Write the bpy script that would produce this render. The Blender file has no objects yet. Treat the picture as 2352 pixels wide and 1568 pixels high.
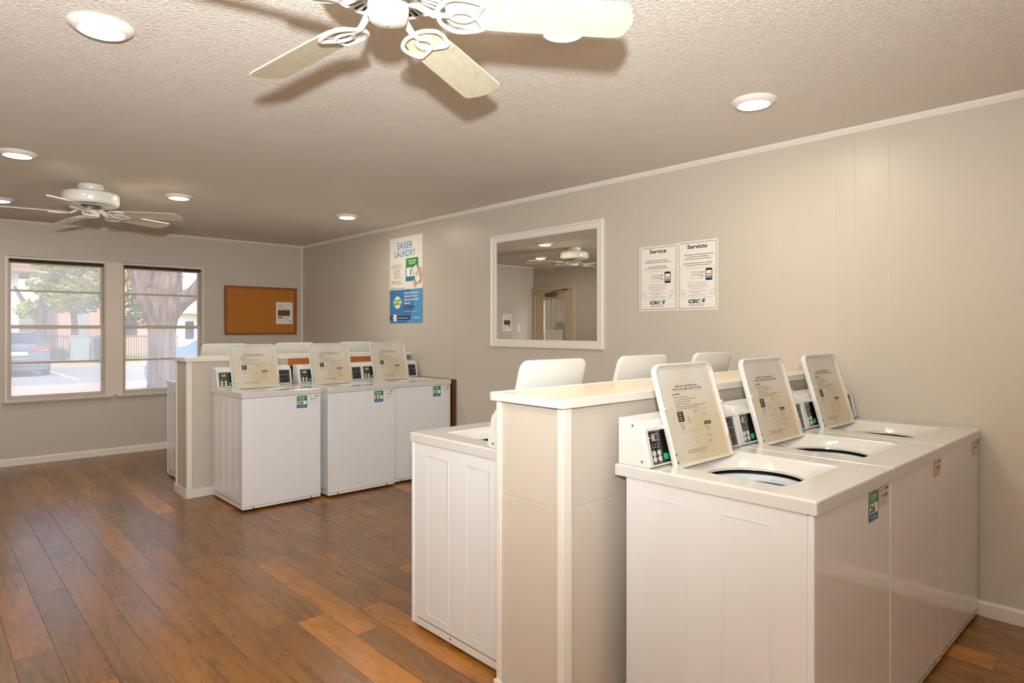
import bpy, bmesh, math, random
from mathutils import Vector, Matrix
random.seed(7)
C = bpy.context.scene
COL = C.collection
PI = math.pi

# ------------------------------------------------------------------ camera
cam_d = bpy.data.cameras.new('camera')
cam = bpy.data.objects.new('camera', cam_d); COL.objects.link(cam)
F_PX, YAW, HORIZON = 1475.3, 0.7467, 756.2
cam_d.sensor_width = 36.0
cam_d.lens = 36.0 * F_PX / 2352
cam_d.shift_y = (HORIZON - 784.0) / 2352
cam_d.clip_start = 0.05; cam_d.clip_end = 300
cam.location = (0, 0, 1.40)
cam.rotation_euler = (PI / 2, 0, -YAW)
C.camera = cam

# ------------------------------------------------------------------ world, sun, flash, exposure
w = bpy.data.worlds.new('world'); C.world = w; w.use_nodes = True
nt = w.node_tree; nt.nodes.clear()
sky = nt.nodes.new('ShaderNodeTexSky'); sky.sky_type = 'NISHITA'; sky.sun_disc = False
sky.sun_elevation = math.radians(50); sky.sun_rotation = math.radians(200); sky.dust_density = 3.0; sky.air_density = 1.2
bg = nt.nodes.new('ShaderNodeBackground'); bg.inputs['Strength'].default_value = 0.74
wo = nt.nodes.new('ShaderNodeOutputWorld')
nt.links.new(sky.outputs[0], bg.inputs[0]); nt.links.new(bg.outputs[0], wo.inputs[0])

sun_d = bpy.data.lights.new('sun', 'SUN'); sun_d.energy = 3.8; sun_d.angle = 0.02; sun_d.color = (1, .95, .88)
sun = bpy.data.objects.new('sun', sun_d); COL.objects.link(sun)
sun.rotation_euler = (math.radians(42), 0, math.radians(72))

# the photographer's flash, held just behind and above the camera
fl_d = bpy.data.lights.new('camera_flash', 'SPOT'); fl_d.energy = 735; fl_d.shadow_soft_size = 0.04; fl_d.color = (.95, .98, 1.0)
fl_d.spot_size = math.radians(170); fl_d.spot_blend = 1.0
fl = bpy.data.objects.new('camera_flash', fl_d); COL.objects.link(fl); fl.location = (-.10, -.14, 1.68)
fl.rotation_euler = (math.radians(90+39), 0, -.20)      # head tilted up and forward

LAMP_E = 142.0          # emission of each ceiling lens
vs = C.view_settings
vs.view_transform = 'Standard'; vs.look = 'None'; vs.exposure = 0.1; vs.gamma = 1.0; vs.use_curve_mapping = False
C.cycles.use_denoising = True; C.cycles.use_adaptive_sampling = True; C.cycles.adaptive_threshold = 0.03
C.cycles.max_bounces = 8; C.cycles.diffuse_bounces = 5; C.cycles.transparent_max_bounces = 12
C.cycles.sample_clamp_indirect = 6.0; C.cycles.caustics_reflective = False; C.cycles.caustics_refractive = False

# ------------------------------------------------------------------ helpers
def lin(*c):
    return tuple(((x/255)/12.92 if x/255 <= .04045 else ((x/255+.055)/1.055)**2.4) for x in c)

class NT:
    def __init__(s, name):
        s.m = bpy.data.materials.new(name); s.m.use_nodes = True
        s.t = s.m.node_tree; s.t.nodes.clear()
        s.out = s.t.nodes.new('ShaderNodeOutputMaterial')
    def n(s, typ, **kw):
        o = s.t.nodes.new(typ)
        for k, v in kw.items():
            if k.startswith('_'): setattr(o, k[1:], v)
        for k, v in kw.items():
            if not k.startswith('_'):
                key = int(k[1:]) if k[0] == 'i' and k[1:].isdigit() else k.replace('__', ' ')
                if isinstance(v, bpy.types.NodeSocket): s.t.links.new(v, o.inputs[key])
                else: o.inputs[key].default_value = v
        return o
    def l(s, a, b): s.t.links.new(a, b)
    def math(s, op, a, b=0.0, c=0.0):
        return s.n('ShaderNodeMath', _operation=op, i0=a, i1=b, i2=c).outputs[0]
    def mix(s, f, a, b):
        o = s.t.nodes.new('ShaderNodeMix'); o.data_type = 'RGBA'
        for i, v in ((0, f), (6, a), (7, b)):
            if isinstance(v, bpy.types.NodeSocket): s.t.links.new(v, o.inputs[i])
            else: o.inputs[i].default_value = (v if i == 0 else (*v[:3], 1))
        return o.outputs[2]
    def pos(s, scale=(1, 1, 1)):
        tc = s.n('ShaderNodeTexCoord')
        return s.n('ShaderNodeMapping', Vector=tc.outputs['Object'], Scale=scale).outputs[0]
    def ramp(s, f, stops):
        r = s.n('ShaderNodeValToRGB', Fac=f); e = r.color_ramp.elements
        while len(e) < len(stops): e.new(.5)
        for i, (p, c) in enumerate(stops): e[i].position = p; e[i].color = (*c[:3], 1)
        return r.outputs[0]

MATS = {}
def flat(name, col, rough=.5, metal=0.0, spec=.5, coat=0.0, bump=0.0, bscale=60, var=0.0, vscale=4, emis=None, estr=0.0, trans=0.0):
    if name in MATS: return MATS[name]
    T = NT(name); P = T.n('ShaderNodeBsdfPrincipled')
    P.inputs['Roughness'].default_value = rough; P.inputs['Metallic'].default_value = metal
    P.inputs['Specular IOR Level'].default_value = spec; P.inputs['Coat Weight'].default_value = coat
    P.inputs['Coat Roughness'].default_value = .08
    v = T.n('ShaderNodeTexNoise', Vector=T.pos(), Scale=vscale, Detail=3.0)
    a = tuple(c*(1-var) for c in col); b = tuple(min(1, c*(1+var)) for c in col)
    T.l(T.mix(v.outputs[0], a, b), P.inputs['Base Color'])
    if bump:
        nz = T.n('ShaderNodeTexNoise', Vector=T.pos(), Scale=bscale, Detail=3.0)
        bp = T.n('ShaderNodeBump', Height=nz.outputs[0], Distance=bump, Strength=1.0)
        T.l(bp.outputs[0], P.inputs['Normal'])
    if emis: P.inputs['Emission Color'].default_value = (*emis, 1); P.inputs['Emission Strength'].default_value = estr
    T.l(P.outputs[0], T.out.inputs[0]); MATS[name] = T.m
    return T.m

class MB:
    """collects geometry, then links it as one mesh object"""
    def __init__(s): s.v = []; s.f = []; s.mi = []; s.mats = []; s.cur = 0
    def mat(s, m):
        if m not in s.mats: s.mats.append(m)
        s.cur = s.mats.index(m); return s
    def add(s, vs_, fs, M=None):
        b = len(s.v)
        s.v += [tuple(M @ Vector(p)) if M else tuple(p) for p in vs_]
        for f in fs: s.f.append(tuple(i + b for i in f)); s.mi.append(s.cur)
        return s
    def box(s, x0, x1, y0, y1, z0, z1, M=None):
        vs_ = [(x, y, z) for z in (z0, z1) for y in (y0, y1) for x in (x0, x1)]
        return s.add(vs_, [(0,2,3,1),(4,5,7,6),(0,1,5,4),(2,6,7,3),(1,3,7,5),(0,4,6,2)], M)
    def prism(s, poly, a, b, axis='x', M=None):
        n = len(poly); vs_ = []
        for t in (a, b):
            for p, q in poly: vs_.append((t, p, q) if axis == 'x' else (p, t, q) if axis == 'y' else (p, q, t))
        fs = [tuple(range(n)), tuple(range(2*n-1, n-1, -1))] + [((i+1) % n, i, i+n, (i+1) % n + n) for i in range(n)]
        return s.add(vs_, fs, M)
    def loft(s, loops, c0=True, c1=True, M=None, closed=True):
        n = len(loops[0]); vs_ = [p for L in loops for p in L]; fs = []
        for k in range(len(loops)-1):
            for i in range(n if closed else n-1):
                j = (i+1) % n; fs.append((k*n+i, k*n+j, (k+1)*n+j, (k+1)*n+i))
        if c0: fs.append(tuple(range(n-1, -1, -1)))
        if c1: fs.append(tuple(range((len(loops)-1)*n, len(loops)*n)))
        return s.add(vs_, fs, M)
    def lathe(s, prof, c=(0, 0, 0), n=32, M=None, c0=True, c1=True):
        loops = [[(c[0]+r*math.cos(2*PI*i/n), c[1]+r*math.sin(2*PI*i/n), c[2]+z) for i in range(n)] for r, z in prof]
        return s.loft(loops, c0, c1, M)
    def tube(s, pts, r, n=8, closed=False, flat_z=1.0, M=None):
        pts = [Vector(p) for p in pts]; m = len(pts); loops = []
        up = Vector((0, 0, 1)); upright = max(abs((q-p).z) for p, q in zip(pts, pts[1:])) > .6*max((q-p).length for p, q in zip(pts, pts[1:])); prev = None
        for i, p in enumerate(pts):
            d = (pts[(i+1) % m] - pts[i-1]) if closed else (pts[min(i+1, m-1)] - pts[max(i-1, 0)])
            d.normalize()
            if upright: a = (prev - d*prev.dot(d)) if prev else d.cross(Vector((0, 1, 0)) if abs(d.y) < .8 else Vector((1, 0, 0)))
            else: a = d.cross(up)
            if a.length < 1e-3: a = d.cross(Vector((1, 0, 0)))
            a.normalize(); prev = a.copy(); b = a.cross(d).normalized()
            rr = r[i] if isinstance(r, (list, tuple)) else r
            loops.append([tuple(p + a*rr*math.cos(2*PI*k/n) + b*rr*flat_z*math.sin(2*PI*k/n)) for k in range(n)])
        if closed: loops.append(loops[0])
        return s.loft(loops, not closed, not closed, M)
    def build(s, name, m=None, parent=None, bevel=0, seg=2, smooth=35, loc=None):
        me = bpy.data.meshes.new(name); me.from_pydata(s.v, [], s.f)
        ms = s.mats if s.mats else [m]
        for x in ms: me.materials.append(x)
        if s.mats: me.polygons.foreach_set('material_index', s.mi)
        bm = bmesh.new(); bm.from_mesh(me)
        if not s.mats: bmesh.ops.remove_doubles(bm, verts=bm.verts, dist=1e-5)
        bmesh.ops.recalc_face_normals(bm, faces=bm.faces); bm.to_mesh(me); bm.free()
        if smooth:
            me.shade_smooth(); me.set_sharp_from_angle(angle=math.radians(smooth))
        o = bpy.data.objects.new(name, me); COL.objects.link(o)
        if parent: o.parent = parent
        if loc: o.location = loc
        if bevel:
            b = o.modifiers.new('bevel', 'BEVEL'); b.width = bevel; b.segments = seg; b.limit_method = 'ANGLE'
            b.angle_limit = math.radians(40); b.harden_normals = False
        return o

def tag(o, label=None, cat=None, group=None, kind=None):
    if label: o['label'] = label
    if cat: o['category'] = cat
    if group: o['group'] = group
    if kind: o['kind'] = kind
    return o
def struct(o, label=None):
    o['kind'] = 'structure'
    if label: o['label'] = label
    return o
def empty(name, loc=(0, 0, 0), rz=0.0):
    o = bpy.data.objects.new(name, None); COL.objects.link(o); o.location = loc; o.rotation_euler = (0, 0, rz)
    o.empty_display_size = .1; return o
def children(o): return [c for c in bpy.data.objects if c.parent == o]
def copy_tree(o, parent=None):
    c = o.copy(); COL.objects.link(c); c.parent = parent
    for ch in children(o): copy_tree(ch, c)
    return c

_txt = {}
def text_geo(s, bold=0.0, shear=0.0):
    k = (s, bold, shear)
    if k in _txt: return _txt[k]
    cu = bpy.data.curves.new('t', 'FONT'); cu.body = s; cu.size = 1.0; cu.align_x = 'LEFT'; cu.resolution_u = 3
    cu.offset = bold; cu.shear = shear
    o = bpy.data.objects.new('t', cu); COL.objects.link(o)
    dg = bpy.context.evaluated_depsgraph_get(); dg.update()
    me = bpy.data.meshes.new_from_object(o.evaluated_get(dg))
    vs_ = [(v.co.x, v.co.y) for v in me.vertices]; fs = [tuple(p.vertices) for p in me.polygons]
    bpy.data.objects.remove(o); bpy.data.curves.remove(cu); bpy.data.meshes.remove(me)
    x0 = min(v[0] for v in vs_); x1 = max(v[0] for v in vs_); y0 = min(v[1] for v in vs_); y1 = max(v[1] for v in vs_)
    _txt[k] = (vs_, fs, x0, x1, y0, y1); return _txt[k]

class Decal(MB):
    """printed sheet: flat shapes on a plane O + u*U + v*V, layered along N"""
    def frame(s, O, U, V, step=.00025):
        s.O = Vector(O); s.U = Vector(U).normalized(); s.V = Vector(V).normalized(); s.N = s.U.cross(s.V); s.step = step; s.bend = None
        return s
    def P(s, u, v, k):
        d = s.bend(u, v) if s.bend else 0
        return tuple(s.O + s.U*u + s.V*v + s.N*(k*s.step + d))
    def quad(s, u0, v0, u1, v1, m, k=1, nu=1, nv=1):
        s.mat(m)
        if s.bend: nu = max(nu, 6); nv = max(nv, 8)
        vs_ = [s.P(u0+(u1-u0)*i/nu, v0+(v1-v0)*j/nv, k) for j in range(nv+1) for i in range(nu+1)]
        fs = [(j*(nu+1)+i, j*(nu+1)+i+1, (j+1)*(nu+1)+i+1, (j+1)*(nu+1)+i) for j in range(nv) for i in range(nu)]
        return s.add(vs_, fs)
    def poly(s, pts, m, k=1):
        s.mat(m); return s.add([s.P(u, v, k) for u, v in pts], [tuple(range(len(pts)))])
    def rrect(s, u0, v0, u1, v1, r, m, k=1, ang=0.0):
        pts = []
        for cx, cy, a in ((u1-r, v0+r, -90), (u1-r, v1-r, 0), (u0+r, v1-r, 90), (u0+r, v0+r, 180)):
            for i in range(5):
                t = math.radians(a + 22.5*i); pts.append((cx+r*math.cos(t), cy+r*math.sin(t)))
        if ang:
            mx, my = (u0+u1)/2, (v0+v1)/2; ca, sa = math.cos(ang), math.sin(ang)
            pts = [(mx+(p-mx)*ca-(q-my)*sa, my+(p-mx)*sa+(q-my)*ca) for p, q in pts]
        return s.poly(pts, m, k)
    def disc(s, cu, cv, r, m, k=1, n=20, ry=None, wav=0):
        ry = ry or r
        return s.poly([(cu+(r+wav*math.cos(10*2*PI*i/n*1.0))*math.cos(2*PI*i/n), cv+(ry+wav*math.cos(10*2*PI*i/n))*math.sin(2*PI*i/n)) for i in range(n)], m, k)
    def line(s, a, b, wd, m, k=2):
        dx, dy = b[0]-a[0], b[1]-a[1]; L = math.hypot(dx, dy) or 1; nx, ny = -dy/L*wd/2, dx/L*wd/2
        return s.poly([(a[0]-nx, a[1]-ny), (b[0]-nx, b[1]-ny), (b[0]+nx, b[1]+ny), (a[0]+nx, a[1]+ny)], m, k)
    def box_line(s, u0, v0, u1, v1, wd, m, k=2):
        for a, b in (((u0, v0), (u1, v0)), ((u1, v0), (u1, v1)), ((u1, v1), (u0, v1)), ((u0, v1), (u0, v0))): s.line(a, b, wd, m, k)
    def text(s, t, cu, cv, h, m, k=2, bold=0.0, width=None, align='c', shear=0.0):
        vs_, fs, x0, x1, y0, y1 = text_geo(t, bold, shear); sc = h/(text_geo('H', bold)[5]); sx = sc
        if width: sx = width/(x1-x0)
        w_ = (x1-x0)*sx; off = {'c': cu-w_/2, 'l': cu, 'r': cu-w_}[align]
        s.mat(m); return s.add([s.P(off+(x-x0)*sx, cv+y*sc, k) for x, y in vs_], fs)
    def greek(s, u0, v, u1, h, m, k=2, rnd=None):
        """a line of unreadably small print: short word-long strokes"""
        r = rnd or random; u = u0
        while u < u1:
            L = min(r.uniform(2.2, 6.5)*h, u1-u)
            if L > h*.6: s.quad(u, v, u+L, v+h*.55, m, k)
            u += L + h*.55
    def ring(s, cu, cv, r, wd, m, k=2, ry=None, n=24):
        ry = ry or r; s.mat(m); vs_ = []
        for i in range(n):
            c_, s_ = math.cos(2*PI*i/n), math.sin(2*PI*i/n)
            vs_ += [s.P(cu+(r-wd/2)*c_, cv+(ry-wd/2)*s_, k), s.P(cu+(r+wd/2)*c_, cv+(ry+wd/2)*s_, k)]
        return s.add(vs_, [(2*i, 2*i+1, (2*i+3) % (2*n), (2*i+2) % (2*n)) for i in range(n)])

# ------------------------------------------------------------------ room dimensions
W, D, H = 3.83, 8.317, 2.525        # right wall x, far wall y, ceiling z
XL, YB = -.575, -2.3                # left wall, wall behind
GZ = -.15                           # ground outside

# ------------------------------------------------------------------ materials
def wall_mat(name, col, axis=1, grooves=(), rough=.42):
    T = NT(name); P = T.n('ShaderNodeBsdfPrincipled'); P.inputs['Specular IOR Level'].default_value = .4
    nz = T.n('ShaderNodeTexNoise', Vector=T.pos(), Scale=1.3, Detail=4.0)
    T.l(T.mix(nz.outputs[0], tuple(c*.965 for c in col), tuple(c*1.03 for c in col)), P.inputs['Base Color'])
    P.inputs['Roughness'].default_value = rough
    tc = T.n('ShaderNodeTexCoord'); sp = T.n('ShaderNodeSeparateXYZ', Vector=tc.outputs['Object'])
    fine = T.n('ShaderNodeTexNoise', Vector=T.pos(), Scale=45.0, Detail=4.0)
    big = T.n('ShaderNodeTexNoise', Vector=T.pos(), Scale=2.2, Detail=2.0)
    h_ = T.math('ADD', T.math('MULTIPLY', fine.outputs[0], .0008), T.math('MULTIPLY', big.outputs[0], .004))
    for g in grooves:
        d = T.math('ABSOLUTE', T.math('SUBTRACT', sp.outputs[axis], g))
        k = T.math('SMOOTH_MIN', T.math('DIVIDE', d, .004), 1.0, .3)
        h_ = T.math('ADD', h_, T.math('MULTIPLY', k, .0011))
    bp = T.n('ShaderNodeBump', Height=h_, Distance=1.0, Strength=.8); T.l(bp.outputs[0], P.inputs['Normal'])
    T.l(P.outputs[0], T.out.inputs[0]); return T.m

PAINT = lin(195, 186, 173)
M_wall_r = wall_mat('paint_panelled_wall', PAINT, 1, (6.66, 5.89, 4.87, 4.05, 3.66, 2.80, 2.0, 1.748, 1.435, 1.331, 1.156, .35), .36)
M_wall_f = wall_mat('paint_window_wall', PAINT, 0, (), .5)
M_part = wall_mat('paint_partition', PAINT, 2, (.78,), .42)
M_part_end = wall_mat('paint_partition_end', PAINT, 1, (), .42)

def ceiling_mat():
    T = NT('popcorn_ceiling'); P = T.n('ShaderNodeBsdfPrincipled', Roughness=.75); P.inputs['Specular IOR Level'].default_value = .25
    a = T.n('ShaderNodeTexNoise', Vector=T.pos(), Scale=115.0, Detail=3.0, Roughness=.6)
    b = T.n('ShaderNodeTexVoronoi', Vector=T.pos(), Scale=85.0); b.feature = 'SMOOTH_F1'
    c = T.n('ShaderNodeTexNoise', Vector=T.pos(), Scale=2.5, Detail=3.0)
    lump = T.n('ShaderNodeMapRange', Value=a.outputs[0], i1=.42, i2=.68).outputs[0]
    hh = T.math('ADD', T.math('MULTIPLY', lump, .006), T.math('MULTIPLY', b.outputs[0], -.0022))
    bp = T.n('ShaderNodeBump', Height=hh, Distance=1.0, Strength=.75); T.l(bp.outputs[0], P.inputs['Normal'])
    T.l(T.mix(c.outputs[0], lin(232, 223, 212), lin(238, 230, 220)), P.inputs['Base Color'])
    T.l(P.outputs[0], T.out.inputs[0]); return T.m
M_ceil = ceiling_mat()

def floor_mat():
    T = NT('wood_plank_floor'); P = T.n('ShaderNodeBsdfPrincipled'); P.inputs['Specular IOR Level'].default_value = .5; P.inputs['Coat Weight'].default_value = .08; P.inputs['Coat Roughness'].default_value = .14
    tc = T.n('ShaderNodeTexCoord'); sp = T.n('ShaderNodeSeparateXYZ', Vector=tc.outputs['Object'])
    PW, PL = .1475, 1.22
    fx = T.math('DIVIDE', T.math('ADD', sp.outputs[0], .0), PW); ix = T.math('FLOOR', fx)
    rw = T.n('ShaderNodeTexWhiteNoise', _noise_dimensions='1D', W=ix)
    fy = T.math('ADD', T.math('DIVIDE', sp.outputs[1], PL), T.math('MULTIPLY', rw.outputs[0], 7.0)); iy = T.math('FLOOR', fy)
    cv = T.n('ShaderNodeCombineXYZ', i0=ix, i1=iy)
    wn = T.n('ShaderNodeTexWhiteNoise', _noise_dimensions='2D', Vector=cv.outputs[0])
    # grain stretched along the plank, shifted plank by plank
    sh = T.n('ShaderNodeCombineXYZ', i0=T.math('MULTIPLY', wn.outputs[0], 37.0), i1=T.math('MULTIPLY', wn.outputs[0], 91.0))
    pv = T.n('ShaderNodeVectorMath', _operation='ADD', i0=tc.outputs['Object'], i1=sh.outputs[0]).outputs[0]
    gp = T.n('ShaderNodeMapping', Vector=pv, Scale=(30, 2.2, 1)).outputs[0]
    g1 = T.n('ShaderNodeTexNoise', Vector=gp, Scale=1.0, Detail=6.0, Roughness=.62, Distortion=1.2)
    cp = T.n('ShaderNodeMapping', Vector=pv, Scale=(5.5, 1.5, 1)).outputs[0]
    g2 = T.n('ShaderNodeTexNoise', Vector=cp, Scale=1.0, Detail=3.0, Roughness=.6, Distortion=.6)
    base = T.ramp(wn.outputs[0], [(0, lin(122, 80, 36)), (.22, lin(132, 85, 30)), (.45, lin(121, 84, 42)), (.62, lin(146, 93, 30)), (.8, lin(135, 88, 32)), (1, lin(176, 113, 38))])
    blot = T.ramp(g2.outputs[0], [(.32, (.74, .75, .78)), (.5, (.98, .98, .97)), (.68, (1.15, 1.12, 1.04))])
    grain = T.ramp(g1.outputs[0], [(.33, (.74, .72, .7)), (.5, (1, 1, 1)), (.7, (1.12, 1.1, 1.08))])
    m1 = T.n('ShaderNodeVectorMath', _operation='MULTIPLY', i0=base, i1=blot).outputs[0]
    m2 = T.n('ShaderNodeVectorMath', _operation='MULTIPLY', i0=m1, i1=grain).outputs[0]
    kx = T.math('FRACT', fx); ky = T.math('FRACT', fy)
    ex = T.math('MULTIPLY', T.math('MINIMUM', kx, T.math('SUBTRACT', 1.0, kx)), PW)
    ey = T.math('MULTIPLY', T.math('MINIMUM', ky, T.math('SUBTRACT', 1.0, ky)), PL)
    e = T.math('MINIMUM', ex, ey)
    seam = T.n('ShaderNodeMapRange', Value=e, i1=.0004, i2=.0022).outputs[0]
    col = T.mix(seam, lin(58, 36, 24), m2)
    T.l(col, P.inputs['Base Color'])
    wv = T.n('ShaderNodeMapping', Vector=pv, Scale=(14, 5, 1)).outputs[0]
    wav = T.n('ShaderNodeTexNoise', Vector=wv, Scale=1.0, Detail=4.0, Roughness=.6)
    T.l(T.math('ADD', .2, T.math('MULTIPLY', g1.outputs[0], .16)), P.inputs['Roughness'])
    hh = T.math('ADD', T.math('MULTIPLY', seam, .0008), T.math('MULTIPLY', g1.outputs[0], .0005))
    hh = T.math('ADD', hh, T.math('MULTIPLY', wav.outputs[0], .0022))
    bp = T.n('ShaderNodeBump', Height=hh, Distance=1.0, Strength=.8); T.l(bp.outputs[0], P.inputs['Normal']); T.l(bp.outputs[0], P.inputs['Coat Normal'])
    T.l(P.outputs[0], T.out.inputs[0]); return T.m
M_floor = floor_mat()

M_trim = flat('white_trim_paint', lin(226, 220, 210), .38, var=.03, bump=.0004, bscale=30)
M_trim_c = flat('greige_trim_paint', lin(220, 208, 194), .42, var=.02)
M_sash = flat('window_sash_paint', lin(196, 184, 168), .5, var=.06, bump=.0006, bscale=40)
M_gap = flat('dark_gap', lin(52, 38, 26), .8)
M_white = flat('white_enamel', lin(226, 227, 228), .18, coat=.4, var=.008, vscale=1.5, bump=.00012, bscale=3)
M_front = flat('white_enamel_front', lin(230, 231, 233), .1, coat=.35, var=.008, vscale=1.5, bump=.0009, bscale=1.6)
M_deck = flat('white_deck_enamel', lin(210, 208, 203), .2, coat=.5, var=.008)
M_plastic = flat('white_console_plastic', lin(218, 217, 214), .3, var=.01)
M_tub = flat('grey_tub_plastic', lin(196, 204, 208), .35, var=.03)
M_steel = flat('brushed_steel', lin(170, 168, 164), .35, metal=1.0)
M_black = flat('black_panel_gloss', lin(22, 21, 22), .18, coat=.3)
M_blackm = flat('black_matt', lin(18, 17, 17), .6)
M_dark = flat('dark_print', lin(66, 56, 48), .6)
M_ink = flat('black_ink', lin(28, 24, 22), .6)
M_faint = flat('faint_print', lin(160, 145, 125), .6)
M_greyprint = flat('grey_print', lin(122, 112, 102), .6)
M_paper = flat('white_paper', lin(232, 227, 218), .6, var=.012)
M_button = flat('light_grey_button', lin(196, 194, 190), .4)
M_green_b = flat('green_start_button', lin(36, 176, 112), .35)
M_lcd = flat('unlit_grey_display', lin(172, 172, 150), .3)
M_lcdd = flat('dark_display', lin(58, 54, 50), .3)
M_digit = flat('lit_yellow_digits', lin(150, 160, 40), .4, emis=lin(190, 200, 40), estr=1.1)
M_redp = flat('red_print', lin(176, 52, 42), .5)
M_green_s = flat('sticker_green', lin(30, 122, 74), .35)
M_green_l = flat('sticker_light_green', lin(86, 156, 74), .35)
M_blue_s = flat('sticker_blue', lin(36, 98, 138), .35)
M_white_s = flat('sticker_white', lin(236, 234, 230), .35)
M_oldwhite = flat('yellowed_label', lin(222, 208, 190), .45)
M_cork = flat('cork', lin(178, 112, 36), .85, var=.1, vscale=60, bump=.001, bscale=160)
M_frame_b = flat('brown_board_frame', lin(140, 78, 24), .45, var=.1, vscale=12)
M_wood_o = flat('orange_pine', lin(196, 110, 44), .5, var=.15, vscale=8)
M_wood_d = flat('dark_brown_board', lin(84, 48, 24), .55, var=.2, vscale=10)
M_cream = flat('cap_cream', lin(228, 214, 190), .3, var=.03)

def lid_inner():
    T = NT('lid_liner_with_age_stain'); P = T.n('ShaderNodeBsdfPrincipled', Roughness=.28)
    tc = T.n('ShaderNodeTexCoord'); sp = T.n('ShaderNodeSeparateXYZ', Vector=tc.outputs['Object'])
    nz = T.n('ShaderNodeTexNoise', Vector=T.pos((1, 1, 1)), Scale=5.0, Detail=3.0)
    z = T.math('SUBTRACT', 1.235, sp.outputs[2])
    x = T.math('ADD', T.math('MULTIPLY', sp.outputs[0], .45), .1)
    v = T.math('ADD', T.math('MULTIPLY', T.math('ADD', z, x), 3.6), T.math('MULTIPLY', T.math('SUBTRACT', nz.outputs[0], .5), 1.6))
    f = T.n('ShaderNodeMapRange', Value=v, i1=.2, i2=1.25, i3=0.0, i4=1.0).outputs[0]
    T.l(T.mix(f, lin(216, 214, 208), lin(202, 188, 160)), P.inputs['Base Color'])
    T.l(P.outputs[0], T.out.inputs[0]); return T.m
M_lidin = lid_inner()

# ------------------------------------------------------------------ room shell
def slab(name, x0, x1, y0, y1, z0, z1, m, bevel=0): return struct(MB().box(x0, x1, y0, y1, z0, z1).build(name, m, bevel=bevel, smooth=0))
slab('floor', XL-.15, W+.15, YB-.15, D+.15, -.1, 0, M_floor)
slab('ceiling', XL-.15, W+.15, YB-.15, D+.15, H, H+.12, M_ceil)
slab('wall_right', W, W+.15, YB-.15, D+.15, 0, H, M_wall_r)
slab('wall_back', XL-.15, W+.15, YB-.15, YB, 0, H, M_wall_f)
# far wall with two window openings
WZ0, WZ1 = .672, 2.128
WA, WB = (.672, 1.532), (1.70, 2.545)
m = MB()
for a, b, c, d in ((XL-.15, WA[0], 0, H), (WA[1], WB[0], WZ0, WZ1), (WB[1], W+.15, 0, H), (WA[0], WB[1], 0, WZ0), (WA[0], WB[1], WZ1, H)):
    m.box(a, b, D, D+.15, c, d)
struct(m.build('wall_far', M_wall_f, smooth=0))
# left wall with door opening
DY0, DY1, DZ = 7.36, 8.255, 2.09
m = MB()
m.box(XL-.15, XL, YB-.15, DY0, 0, H); m.box(XL-.15, XL, DY1, D+.15, 0, H); m.box(XL-.15, XL, DY0, DY1, DZ, H)
struct(m.build('wall_left', M_wall_f, smooth=0))

def base(name, a, b, axis, at, sgn):
    prof = [(0, 0), (.014, 0), (.014, .062), (.009, .072), (0, .075)]
    m = MB()
    if axis == 'x': m.prism([(at+sgn*p, q) for p, q in prof], a, b, 'x')
    else: m.prism([(at+sgn*p, q) for p, q in prof], a, b, 'y')
    return struct(m.build(name, M_trim, smooth=0))
base('baseboard_far', XL, W, 'x', D, -1)
base('baseboard_right', YB, D, 'y', W, -1)
base('baseboard_back', XL, W, 'x', YB, 1)
base('baseboard_left', YB, DY0-.06, 'y', XL, 1)
struct(MB().prism([(D, H), (D-.02, H), (D-.02, H-.012), (D-.008, H-.03), (D, H-.03)], XL, W, 'x').build('trim_1', M_trim_c, smooth=0))
struct(MB().prism([(W, H), (W-.022, H), (W-.022, H-.014), (W-.008, H-.034), (W, H-.034)], YB, D, 'y').build('trim_2', M_trim, smooth=0))
struct(MB().prism([(XL, H), (XL+.02, H), (XL+.02, H-.012), (XL+.008, H-.03), (XL, H-.03)], YB, D, 'y').build('trim_3', M_trim_c, smooth=0))
struct(MB().box(W-.03, W, D-.01, D, .075, H-.03).build('trim_4', M_trim_c, smooth=0))

# windows ---------------------------------------------------------------
def glass_mat(name, hz0):
    T = NT(name)
    tr = T.n('ShaderNodeBsdfTransparent', Color=(.97, .97, .97, 1))
    hz = T.n('ShaderNodeBsdfTranslucent', Color=(1.0, .95, .90, 1))
    nz = T.n('ShaderNodeTexNoise', Vector=T.pos(), Scale=2.0, Detail=3.0)
    f = T.math('ADD', hz0, T.math('MULTIPLY', nz.outputs[0], .12))
    mx = T.n('ShaderNodeMixShader', i0=f, i1=tr.outputs[0], i2=hz.outputs[0])
    gl = T.n('ShaderNodeBsdfGlossy', Roughness=.01)
    fr = T.n('ShaderNodeFresnel', IOR=1.5)
    m2 = T.n('ShaderNodeMixShader', i0=T.math('MULTIPLY', fr.outputs[0], 1.2), i1=mx.outputs[0], i2=gl.outputs[0])
    T.l(m2.outputs[0], T.out.inputs[0]); return T.m
GLASS = {(1, 1): glass_mat('hazy_window_glass', .30), (1, 0): glass_mat('hazier_window_glass', .36), (2, 1): glass_mat('clearer_window_glass', .10), (2, 0): glass_mat('dusty_window_glass', .24)}

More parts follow.
